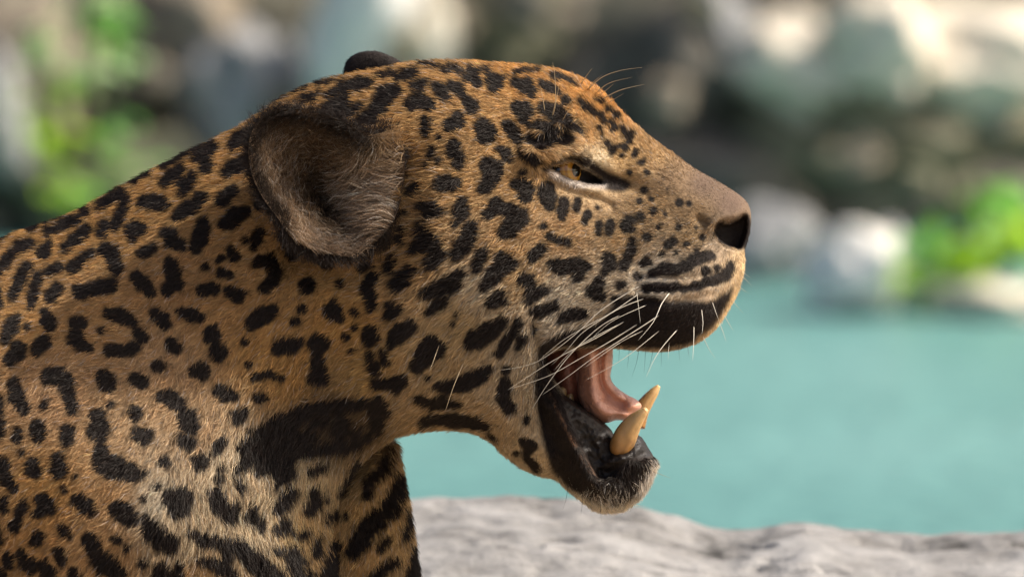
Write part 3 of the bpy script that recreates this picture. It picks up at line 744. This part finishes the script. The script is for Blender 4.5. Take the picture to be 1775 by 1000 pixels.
def coat(P, strands=False):
    c = COAT(P) * np.array((.97, .91, .79))
    m = mark_at(P)[:, None]
    c = c * (1 - m) + BLACK * m
    inframe = ((P[:, 0] > 900) & (P[:, 1] < 900))
    if inframe.any():
        Q = P[inframe]
        lip = poly_field(Q, LIP, 6) * 1.0
        eyed = poly_field(Q, EYE_DARK, 5)
        nose = poly_field(Q, NOSE_DARK, 4)
        k = np.maximum(np.maximum(lip, eyed), nose)[:, None]
        cc = c[inframe] * (1 - k) + BLACK * 1.15 * k
        chin = np.clip(gauss(Q, 1046, 876, 42, 16, -.1) * .5 + gauss(Q, 1124, 838, 9, 26, .45) * 1.3, 0, 1)[:, None]  # white chin hair, plus a sunlit front rim put into the colour
        if strands: chin = (chin[:, :1] * 1.15 > rng.random((len(Q), 1)) * 1.0).astype(float)
        cc = cc * (1 - chin) + np.array((.46, .41, .35)) * chin
        if strands:
            muz = np.clip(gauss(Q, 1130, 370, 80, 60) + gauss(Q, 1210, 420, 50, 40), 0, 1)[:, None] * (rng.random((len(Q), 1)) < .45)
            cc = cc * (1 - muz * .72)
        sun_rim = np.clip(line_field(Q, [(1289, 440), (1288, 480), (1276, 512), (1260, 541), (1240, 568), (1214, 590)], 5) * 1.2, 0, 1)[:, None]  # sunlit rim of the muzzle front, painted into the coat
        cc = cc * (1 - sun_rim) + np.array((.62, .45, .26)) * sun_rim
        lid = np.clip(line_field(Q, [(955, 303), (975, 313), (1000, 321), (1020, 321), (1042, 322)], 5) * 1.3, 0, 1)[:, None]
        cc = cc * (1 - lid) + np.array((.44, .38, .33)) * lid
        c[inframe] = cc
    return c

# ---- body mesh
ROOT = empty("jaguar", (0, -.6 * math.sin(PITCH), -.6 * math.cos(PITCH)))
ROOT.rotation_euler = (-PITCH, 0, 0)
tag(ROOT, "spotted golden jaguar in profile with its mouth wide open showing two lower fangs", "jaguar")
m_skin = mat("coat_skin", attr="coat", rough=.75, spec=.16, rough_attr="wet", bump=.25, scale=260)
bl = to_local(BV)
body = mesh_obj("body", bl, BF.tolist(), m_skin, ROOT)
P2 = BV[:, [0, 2]]
cc = coat(P2) * .8
is_ear = np.zeros(len(BV), bool); is_ear[ear_start:ear_start + len(EV)] = True
is_fear = np.zeros(len(BV), bool); is_fear[ear_start + len(EV):] = True
cc[is_ear] = (.10, .065, .04); cc[is_fear] = BLACK
wet = np.zeros(len(BV)); hm = np.arange(len(BV)) < HEAD_N
hp = hm & (P2[:, 0] > 900)
wet[hp] = np.maximum.reduce([poly_field(P2[hp], INLIP, 5), poly_field(P2[hp], NOSTRIL, 4) * .35, poly_field(P2[hp], EYE, 4)])
cc[hp] = cc[hp] * (1 - wet[hp][:, None]) + np.array((.014, .011, .010)) * wet[hp][:, None]
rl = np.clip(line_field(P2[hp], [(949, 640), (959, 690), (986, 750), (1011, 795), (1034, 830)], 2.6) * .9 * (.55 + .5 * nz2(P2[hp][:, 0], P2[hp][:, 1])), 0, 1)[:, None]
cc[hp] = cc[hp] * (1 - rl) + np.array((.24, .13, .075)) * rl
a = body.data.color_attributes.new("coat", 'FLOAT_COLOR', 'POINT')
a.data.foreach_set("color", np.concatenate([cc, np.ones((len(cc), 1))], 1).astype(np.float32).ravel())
a = body.data.attributes.new("wet", 'FLOAT', 'POINT'); a.data.foreach_set("value", wet.astype(np.float32))

# ---- fur
NRM = np.empty(len(BV) * 3, np.float32); body.data.vertices.foreach_get("normal", NRM); NRM = NRM.reshape(-1, 3)
tri = np.concatenate([BF[:, [0, 1, 2]], BF[:, [0, 2, 3]]])
e1, e2 = bl[tri[:, 1]] - bl[tri[:, 0]], bl[tri[:, 2]] - bl[tri[:, 0]]
cr = np.cross(e1, e2); area = .5 * np.linalg.norm(cr, axis=1)
cen = BV[tri].mean(1)
nearside = NRM[tri].mean(1)[:, 1] < .25
vis = (cen[:, 0] > -40) & (cen[:, 2] < 1040)
dens = np.where(vis & nearside, 1.0, np.where(vis, .22, .05))
t_ear = is_ear[tri[:, 0]]; t_fear = is_fear[tri[:, 0]]
dens[t_fear] = .8
dens[t_ear] = 1.7
dens[vis & nearside & (cen[:, 0] > 900) & ~t_ear] *= 2.2
dens[vis & nearside & (cen[:, 0] < 500)] *= .8
wgt = area * dens
N = 400000
pick = np.searchsorted(np.cumsum(wgt) / wgt.sum(), rng.random(N)); pick = np.clip(pick, 0, len(tri) - 1)
u, v = rng.random(N), rng.random(N); fl = u + v > 1; u[fl], v[fl] = 1 - u[fl], 1 - v[fl]
T = tri[pick]
def bary(A): return A[T[:, 0]] * (1 - u - v)[:, None] + A[T[:, 1]] * u[:, None] + A[T[:, 2]] * v[:, None]
pos, nrm, drw = bary(bl), bary(NRM), bary(BV)
nrm /= np.linalg.norm(nrm, axis=1, keepdims=True) + 1e-9
uv = drw[:, [0, 2]]
s_ear, s_fear = t_ear[pick], t_fear[pick]
# flow of the hair: (x, y down) on the drawing
FLOW = idw([(1290, 350, -.9, -.45), (1200, 300, -.95, -.35), (1100, 230, -.9, -.5), (1000, 150, -1, -.15), (850, 130, -1, .05), (700, 140, -1, .1), (900, 220, -1, -.2), (1050, 260, -.9, -.5), (950, 264, .7, .35), (985, 260, .95, .2), (940, 240, -.3, .3), (800, 280, -1, .25), (900, 350, -1, .2),
            (1100, 360, -1, .05), (1200, 390, -1, .15), (1270, 440, -.6, .7), (1270, 520, -.3, .9), (1200, 520, -.8, .55), (1120, 480, -.95, .3), (1100, 570, -.7, .7), (1000, 450, -1, .3), (950, 540, -.8, .5), (850, 450, -.95, .4), (750, 400, -.95, .3), (720, 350, -1, -.1),
            (800, 560, -.8, .6), (700, 550, -.8, .55), (900, 650, -.4, .9), (900, 760, -.5, .8), (960, 750, -.2, .95), (1050, 850, -.05, 1), (1110, 840, .25, .95), (800, 700, -.8, .5), (650, 650, -.85, .5), (600, 500, -.8, .6), (500, 550, -.7, .7),
            (450, 450, -.85, .5), (400, 300, -.9, .4), (300, 400, -.8, .55), (200, 400, -.85, .5), (100, 430, -.85, .5), (200, 560, -.9, .25), (300, 600, -.6, .75), (100, 600, -.8, .55), (200, 720, -.75, .6), (100, 800, -.8, .5), (200, 850, -.75, .55),
            (350, 850, -.3, .9), (450, 800, -.3, .9), (550, 740, -.75, .6), (450, 950, .1, 1), (350, 950, -.3, .9), (600, 900, -.2, .95), (680, 900, -.3, .9), (-500, 700, -.95, .25), (-1000, 1000, -.6, .8), (300, 1500, 0, 1), (-1100, 1500, 0, 1)], 3, 25)
f2 = FLOW(uv)
ang = rng.normal(0, .24, N)
# clump wander shared by neighbours
cl = nz2(uv[:, 0], uv[:, 1]) * .32
ang += cl
ca, sa = np.cos(ang), np.sin(ang)
f2 = np.stack([f2[:, 0] * ca - f2[:, 1] * sa, f2[:, 0] * sa + f2[:, 1] * ca], 1)
flow = np.stack([f2[:, 0], np.zeros(N), -f2[:, 1]], 1)
# ear hair: fans out of the cup
er = uv - np.array((575, 335.)); er /= np.linalg.norm(er, axis=1, keepdims=True) + 1e-6
ea = rng.normal(0, .75, N)
er = np.stack([er[:, 0] * np.cos(ea) - er[:, 1] * np.sin(ea), er[:, 0] * np.sin(ea) + er[:, 1] * np.cos(ea)], 1)
tuft = gauss(uv, 650, 330, 48, 60)
inw = np.stack([-np.ones(N), rng.normal(.1, .5, N)], 1)
er = er * (1 - np.clip(tuft * 1.5, 0, 1))[:, None] + inw * np.clip(tuft * 1.5, 0, 1)[:, None]
flow[s_ear] = np.stack([er[:, 0], np.zeros(N), -er[:, 1]], 1)[s_ear]
flow -= nrm * (flow * nrm).sum(1, keepdims=True)
flow /= np.linalg.norm(flow, axis=1, keepdims=True) + 1e-9
LEN = idw([(1290, 360, 4), (1220, 320, 6), (1150, 300, 10), (1100, 230, 13), (1000, 150, 14), (850, 120, 16), (700, 130, 18), (1050, 320, 6), (980, 300, 7), (960, 258, 19), (990, 262, 16), (900, 300, 16), (1100, 400, 14), (1200, 420, 12), (1270, 470, 9), (1260, 540, 10), (1200, 580, 10), (1100, 560, 11),
           (1000, 450, 15), (850, 450, 22), (720, 380, 30), (740, 450, 28), (950, 560, 20), (930, 650, 18), (960, 760, 9), (1000, 830, 12), (1050, 870, 20), (1115, 840, 16), (850, 700, 16), (700, 600, 19), (600, 500, 19), (500, 650, 20), (520, 740, 24), (400, 500, 20), (300, 400, 17),
           (100, 450, 16), (200, 600, 20), (350, 900, 25), (430, 830, 25), (200, 850, 20), (550, 900, 22), (680, 850, 18), (-500, 700, 24)], 3, 20)
ln = LEN(uv).ravel() * rng.uniform(.7, 1.25, N)
ln[s_ear] = (22 + 26 * tuft[s_ear] + 12 * gauss(uv[s_ear], 545, 400, 30, 30)) * rng.uniform(.6, 1.5, s_ear.sum())
ln[s_fear] = 8
nofur = np.zeros(N)
hh = (uv[:, 0] > 900) & ~s_ear
nofur[hh] = np.maximum.reduce([poly_field(uv[hh], INLIP, 5), poly_field(uv[hh], NOSTRIL, 5), poly_field(uv[hh], EYE, 3)])
keep = nofur < rng.uniform(.3, .7, N)
lift = np.clip(rng.normal(.34, .13, N), .08, 1.0)
lift[s_ear] = rng.uniform(.3, 1.15, s_ear.sum())
mid = uv + f2 * (ln * .55)[:, None] * np.clip(1 - np.abs(nrm[:, 1:2]) * 0, 0, 1)
col = coat(np.where(s_ear[:, None], uv, mid), True)
# ear colours
eu = uv[s_ear]
ec = np.tile(np.array((.15, .095, .055)), (len(eu), 1))
def mixc(c, k, tgt): return c * (1 - k[:, None]) + np.array(tgt) * k[:, None]
ec = mixc(ec, np.clip(gauss(eu, 480, 300, 38, 60) * .8, 0, 1), (.27, .19, .125))
ec = mixc(ec, np.clip(gauss(eu, 650, 325, 42, 52) * 1.0, 0, 1), (.29, .21, .145))
ec = mixc(ec, np.clip(gauss(eu, 535, 395, 30, 30) * 1.0, 0, 1), (.36, .25, .16))
ec = mixc(ec, np.clip(gauss(eu, 590, 430, 40, 14) * .8, 0, 1), (.30, .22, .16))
str_ = (rng.random(len(eu)) < .16) * np.clip(gauss(eu, 640, 335, 60, 65) + gauss(eu, 480, 300, 45, 70) * .6 + gauss(eu, 540, 400, 40, 35) * .7, 0, 1)
ec = mixc(ec, str_, (.66, .57, .46))
ec = mixc(ec, np.clip(gauss(eu, 680, 255, 35, 26) * .9, 0, 1), (.34, .22, .11))
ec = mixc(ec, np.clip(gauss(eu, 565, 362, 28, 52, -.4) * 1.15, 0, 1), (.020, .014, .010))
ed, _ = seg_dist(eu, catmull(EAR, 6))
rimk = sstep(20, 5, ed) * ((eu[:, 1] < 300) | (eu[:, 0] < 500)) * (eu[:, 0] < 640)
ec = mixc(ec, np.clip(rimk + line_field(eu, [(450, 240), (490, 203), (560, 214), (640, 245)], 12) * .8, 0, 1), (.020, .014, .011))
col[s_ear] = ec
back = s_ear & (nrm[:, 1] > .1)
col[back] = BLACK * 1.3
col[s_fear] = (.016, .013, .014)
br = np.exp(rng.normal(0, .24, N) + .24 * nz2(uv[:, 0] * 2.1 + 37, uv[:, 1] * 2.1)); hue = rng.normal(0, .05, N)
col = col * br[:, None] * np.stack([1 + hue, np.ones(N), 1 - hue], 1)
# a few pale or dark guard hairs
g = rng.random(N)
col[g < .05] *= .5
pale = (g > .955) & (col.sum(1) > .2); col[pale] = col[pale] * .6 + .25
col = np.clip(col, .003, .85)

idxk = np.where(keep)[0]
M = len(idxk)
NP = 5
pts = np.empty((M, NP, 3))
p0, nn_, ff, L, lf = pos[idxk], nrm[idxk], flow[idxk], (ln * S)[idxk], lift[idxk]
side = np.cross(nn_, ff); sw = rng.normal(0, .10, M)
cur = p0 - nn_ * .0006
pts[:, 0] = cur
for k in range(1, NP):
    t = (k - .5) / (NP - 1)
    an = lf * (1.55 - 1.1 * t)
    d = ff * np.cos(an)[:, None] + nn_ * np.sin(an)[:, None] + side * (sw * t * 2)[:, None]
    d[:, 2] -= .10 * t
    cur = cur + d * (L / (NP - 1))[:, None]
    pts[:, k] = cur
cv = bpy.data.hair_curves.new("fur")
cv.add_curves([NP] * M)
cv.attributes["position"].data.foreach_set("vector", pts.astype(np.float32).ravel())
ra = cv.attributes.get("radius") or cv.attributes.new("radius", 'FLOAT', 'POINT')
r0 = np.where(s_ear[idxk], .00009, .00013) * rng.uniform(.75, 1.2, M)
r0 *= np.clip(ln[idxk] / 14, .6, 1.1)
ra.data.foreach_set("value", (r0[:, None] * np.array([1, 1, .9, .65, .2])[None]).astype(np.float32).ravel())
ca_ = cv.attributes.new("coat", 'FLOAT_COLOR', 'CURVE')
ca_.data.foreach_set("color", np.concatenate([col[idxk], np.ones((M, 1))], 1).astype(np.float32).ravel())
m_fur = bpy.data.materials.new("fur"); m_fur.use_nodes = True
nt = m_fur.node_tree; nt.nodes.clear()
out = nt.nodes.new("ShaderNodeOutputMaterial")
at_ = nt.nodes.new("ShaderNodeAttribute"); at_.attribute_name = "coat"
hi = nt.nodes.new("ShaderNodeHairInfo")
mr = nt.nodes.new("ShaderNodeMapRange"); mr.inputs[3].default_value = .62; mr.inputs[4].default_value = 1.2  # roots darkened for undercoat and self-shadowing, tips paler
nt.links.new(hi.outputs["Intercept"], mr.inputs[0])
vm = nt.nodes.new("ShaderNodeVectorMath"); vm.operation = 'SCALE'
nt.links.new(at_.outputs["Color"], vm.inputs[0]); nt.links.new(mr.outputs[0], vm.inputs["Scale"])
df = nt.nodes.new("ShaderNodeBsdfDiffuse"); tl = nt.nodes.new("ShaderNodeBsdfTranslucent")
gl = nt.nodes.new("ShaderNodeBsdfGlossy"); gl.inputs["Roughness"].default_value = .45; gl.inputs[0].default_value = (1, .97, .93, 1)
nt.links.new(vm.outputs[0], df.inputs[0]); nt.links.new(vm.outputs[0], tl.inputs[0])
m1 = nt.nodes.new("ShaderNodeMixShader"); m1.inputs[0].default_value = .22
nt.links.new(df.outputs[0], m1.inputs[1]); nt.links.new(tl.outputs[0], m1.inputs[2])
m2 = nt.nodes.new("ShaderNodeMixShader"); m2.inputs[0].default_value = .018
nt.links.new(m1.outputs[0], m2.inputs[1]); nt.links.new(gl.outputs[0], m2.inputs[2])
nt.links.new(m2.outputs[0], out.inputs[0])
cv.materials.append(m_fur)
fur = bpy.data.objects.new("fur", cv); COL.objects.link(fur); fur.parent = ROOT
tag(fur, kind="stuff")

# ---- eye
def loc(x, depth, y): return Vector(((x - 887.5) * S, depth * S, (500 - y) * S + .6))
def Wat(x, y):
    P = np.array([[x, y]], float)
    d, _ = seg_dist(P, BODY_C)
    r = rf(P).ravel(); k = np.clip(1 - d / r, 0, 1)
    return float(((wf(P) + relief(P) * sstep(0, 14, d)) * np.sqrt(1 - k * k))[0])
BODY_C = catmull(BODY, 8)
m_eye = bpy.data.materials.new("amber_eye"); m_eye.use_nodes = True
nt = m_eye.node_tree; b = nt.nodes["Principled BSDF"]; b.inputs["Roughness"].default_value = .04
b.inputs["Coat Weight"].default_value = .4; b.inputs["Coat Roughness"].default_value = .02
tc = nt.nodes.new("ShaderNodeTexCoord"); gr = nt.nodes.new("ShaderNodeVectorMath"); gr.operation = 'DOT_PRODUCT'
gz = Vector((.80, -.60, .06)).normalized()
gr.inputs[1].default_value = gz
nrmz = nt.nodes.new("ShaderNodeVectorMath"); nrmz.operation = 'NORMALIZE'
nt.links.new(tc.outputs["Object"], nrmz.inputs[0]); nt.links.new(nrmz.outputs[0], gr.inputs[0])
rp = nt.nodes.new("ShaderNodeValToRGB"); e = rp.color_ramp.elements
e[0].position = .55; e[0].color = (.012, .009, .008, 1)
e[1].position = .60; e[1].color = (.20, .09, .012, 1)
for p, c in ((.70, (.40, .20, .022, 1)), (.80, (.24, .10, .012, 1)), (.86, (.46, .25, .035, 1)), (.935, (.30, .13, .015, 1)), (.95, (.004, .004, .004, 1))):
    q = e.new(p); q.color = c
nt.links.new(gr.outputs["Value"], rp.inputs[0]); nt.links.new(rp.outputs[0], b.inputs["Base Color"])
bm = bmesh.new(); bmesh.ops.create_uvsphere(bm, u_segments=48, v_segments=32, radius=36 * S)
me = bpy.data.meshes.new("eye"); bm.to_mesh(me); bm.free()
me.polygons.foreach_set("use_smooth", [True] * len(me.polygons)); me.materials.append(m_eye)
eye = bpy.data.objects.new("eye", me); COL.objects.link(eye); eye.parent = ROOT
eye.location = loc(971, -headW(975, 296) + 36 + 11, 298)
tag(eye, "half closed amber eye under a heavy brow")

# ---- mouth: lining, tongue, teeth, lip
m_lin = mat("mouth_lining", noise=[(.3, (.10, .035, .022)), (.6, (.20, .075, .05)), (.8, (.27, .11, .08))], rough=.35, spec=.5, bump=.3, scale=60)
LIN = [(936, 590), (1012, 588), (1050, 592), (1052, 640), (1040, 700), (1020, 726), (975, 700), (944, 655)]
a = np.array(LIN); v, f = build_sheet(LIN, cfun(40), cfun(45), np.arange(930, 1060, 4.0), np.arange(582, 734, 4.0), 30,
                                      lambda P: 18 * gauss(P, 985, 640, 22, 40) - 14 * line_field(P, [(1005, 600), (1000, 650), (1005, 700)], 7), 5)
mesh_obj("mouth_lining", to_local(v), f.tolist(), m_lin, ROOT)
m_tng = mat("tongue_flesh", noise=[(.3, (.50, .22, .145)), (.55, (.62, .31, .215)), (.75, (.70, .40, .30))], rough=.32, spec=.5, bump=.35, scale=45)
TNG = [(1000, 594), (1030, 592), (1059, 594), (1062, 628), (1058, 652), (1066, 668), (1084, 682), (1104, 693), (1112, 704), (1100, 718), (1088, 728), (1068, 728), (1050, 733), (1026, 727), (1010, 708), (1001, 680), (1003, 640)]
v, f = build_sheet(TNG, cfun(40), cfun(24), np.arange(996, 1118, 2.5), np.arange(588, 738, 2.5), -5,
                   lambda P: 16 * line_field(P, [(1024, 600), (1026, 650), (1030, 690), (1052, 716), (1080, 722)], 8) - 20 * line_field(P, [(1042, 600), (1040, 640), (1044, 668), (1062, 690), (1080, 700)], 5)
                   + 10 * line_field(P, [(1052, 600), (1052, 650), (1075, 684)], 5) - 10 * line_field(P, [(1048, 690), (1066, 704), (1085, 712)], 3.5) + 6 * gauss(P, 1092, 700, 9, 7), 4)
mesh_obj("tongue", to_local(v), f.tolist(), m_tng, ROOT)
m_tooth = mat("stained_ivory", attr="stain", rough=.3, spec=.5, scale=120, bump=.12)
b = m_tooth.node_tree.nodes["Principled BSDF"]; b.inputs["Subsurface Weight"].default_value = .2; b.inputs["Subsurface Radius"].default_value = (.006, .003, .001); b.inputs["Subsurface Scale"].default_value = 1
def tooth(name, path, radii, depth0, depth1):
    n = len(path)
    c = catmull(path, 3, closed=False)
    tt = np.linspace(0, 1, len(c))
    rr_ = np.interp(tt, np.linspace(0, 1, len(radii)), radii)
    pp = [loc(p[0], depth0 + (depth1 - depth0) * t, p[1]) for p, t in zip(c, tt)]
    V, F = tube(pp, [r * S for r in rr_], 18)
    o = mesh_obj(name, V, F, m_tooth, ROOT)
    t = np.repeat(tt, 18)[:, None]
    th = np.tile(np.arange(18), len(tt))[:, None]
    st = .5 + .5 * np.sin(th * 1.9 + 7 * t + 1.3 * np.sin(th))
    c3 = np.array((.36, .165, .042)) * (1 - t) + np.array((.70, .47, .21)) * t
    c3 = c3 * (.66 + .42 * st * (1 - .5 * t)) * (1 - .25 * np.clip(np.sin(23 * t + th), 0, 1) * (1 - t))
    ca3 = o.data.color_attributes.new("stain", 'FLOAT_COLOR', 'POINT')
    ca3.data.foreach_set("color", np.concatenate([c3, np.ones((len(c3), 1))], 1).astype(np.float32).ravel())
    return o
tooth("canine", [(1072, 784), (1080, 763), (1092, 740), (1106, 722), (1120, 708)], [16, 20, 21, 20.5, 18.5, 16, 13, 9, 4], -60, -84)
tooth("canine", [(1104, 740), (1111, 714), (1123, 695), (1133, 682), (1143, 669)], [15, 15, 14.5, 13, 11, 8.5, 3], 66, 74)
tooth("molar", [(962, 698), (972, 684), (978, 672)], [12, 11, 4], -8, -14)
tooth("molar", [(984, 700), (988, 688), (989, 680)], [9, 8, 3], -4, -8)

# ---- whiskers
m_wh = {}
for nm, c in (("white", (.58, .53, .44)), ("tan", (.50, .38, .23)), ("black", (.02, .016, .014))):
    m_wh[nm] = mat("whisker_" + nm, c, .35, .5)
def whisker(path, r, kind="white", out=60):
    c = catmull(path, 7, closed=False)
    x0, y0 = path[0]
    d0 = -Wat(x0, y0) + 3
    tt = np.linspace(0, 1, len(c))
    pp = [loc(p[0], d0 - out * (t ** .8), p[1]) for p, t in zip(c, tt)]
    V, F = tube(pp, [.6 * r * S * (1 - .85 * t) for t in tt], 5)
    return mesh_obj("whisker", V, F, m_wh[kind], ROOT)
WH = [([(1109, 495), (1068, 519), (1034, 543), (996, 579), (941, 620), (905, 634), (866, 640)], 1.5), ([(1109, 507), (1056, 543), (1015, 565), (972, 591), (935, 622)], 1.4),
      ([(1116, 517), (1073, 534), (1034, 558), (1005, 579), (984, 603), (955, 632)], 1.4), ([(1075, 545), (1044, 562), (1015, 586), (982, 620), (948, 665), (921, 708)], 1.6),
      ([(1082, 556), (1034, 584), (996, 603), (948, 630), (880, 674)], 1.6), ([(1104, 561), (1056, 591), (1005, 620), (950, 650), (885, 672)], 1.7), ([(1142, 545), (1104, 570), (1030, 617), (985, 650), (940, 682)], 1.8),
      ([(1114, 572), (1075, 592), (1034, 620), (1012, 636)], 1.3), ([(1159, 507), (1145, 526), (1130, 558), (1104, 589)], 2.0), ([(1142, 572), (1080, 620), (1015, 657)], 1.2), ([(1173, 570), (1150, 596), (1133, 620), (1118, 652)], 1.6),
      ([(1214, 536), (1216, 560), (1214, 578)], 1.5), ([(1233, 524), (1238, 540), (1243, 555)], 1.3), ([(1201, 565), (1200, 595), (1198, 624)], 1.4), ([(1217, 582), (1228, 605), (1238, 620)], 1.1), ([(1245, 556), (1252, 575), (1257, 592)], 1.1),
      ([(1254, 545), (1262, 560), (1270, 573)], 1.1), ([(1268, 520), (1276, 530), (1287, 543)], 1.0), ([(1284, 478), (1293, 486), (1302, 496)], .9), ([(1286, 470), (1292, 476), (1300, 482)], .9), ([(1280, 495), (1288, 503), (1296, 508)], .9),
      ([(1159, 592), (1157, 606), (1156, 622)], 1.0), ([(1102, 505), (1108, 560)], .9), ([(1075, 560), (1000, 600), (960, 640)], 1.1), ([(1120, 528), (1060, 556), (1020, 590)], 1.0)]
for p, r in WH: whisker(p, r, "white", 70)
for x, y, dx, dy in ((1073, 598, -2, 30), (1090, 600, -4, 38), (1108, 602, -14, 50), (1118, 603, -3, 44), (1132, 604, -12, 42), (1175, 600, 2, 26), (1145, 604, 0, 30), (1190, 596, 4, 24), (985, 846, -10, 35), (1010, 862, -4, 30), (1040, 876, 2, 26)):
    whisker([(x, y - 8), (x + dx * .4, y + dy * .5), (x + dx, y + dy)], .8, "black", 20)
for p, r in [([(1006, 148), (1014, 136), (1026, 120)], 1.6), ([(1018, 158), (1034, 142), (1052, 131), (1080, 123), (1112, 119)], 1.8), ([(1032, 163), (1046, 151), (1062, 143), (1094, 136)], 1.6), ([(1036, 168), (1050, 158), (1064, 146)], 1.2),
             ([(1042, 174), (1060, 164), (1080, 156), (1116, 148)], 1.8), ([(1053, 180), (1066, 172), (1080, 164)], 1.0), ([(1018, 157), (1030, 142), (1043, 132)], 1.2), ([(944, 196), (940, 170), (936, 152)], 1.3), ([(956, 206), (962, 180), (962, 150), (960, 124), (957, 113)], 1.5),
             ([(958, 204), (964, 176), (969, 146)], 1.3), ([(974, 212), (985, 194), (1000, 180)], 1.3), ([(978, 192), (990, 178), (1004, 168)], 1.3), ([(988, 220), (1000, 196), (1010, 184)], 1.1),
             ([(763, 595), (755, 618), (746, 642)], 1.2), ([(804, 628), (788, 666), (773, 710)], 1.3), ([(1126, 812), (1142, 820), (1162, 827)], 1.0)]:
    whisker(p, r, "tan", 45)
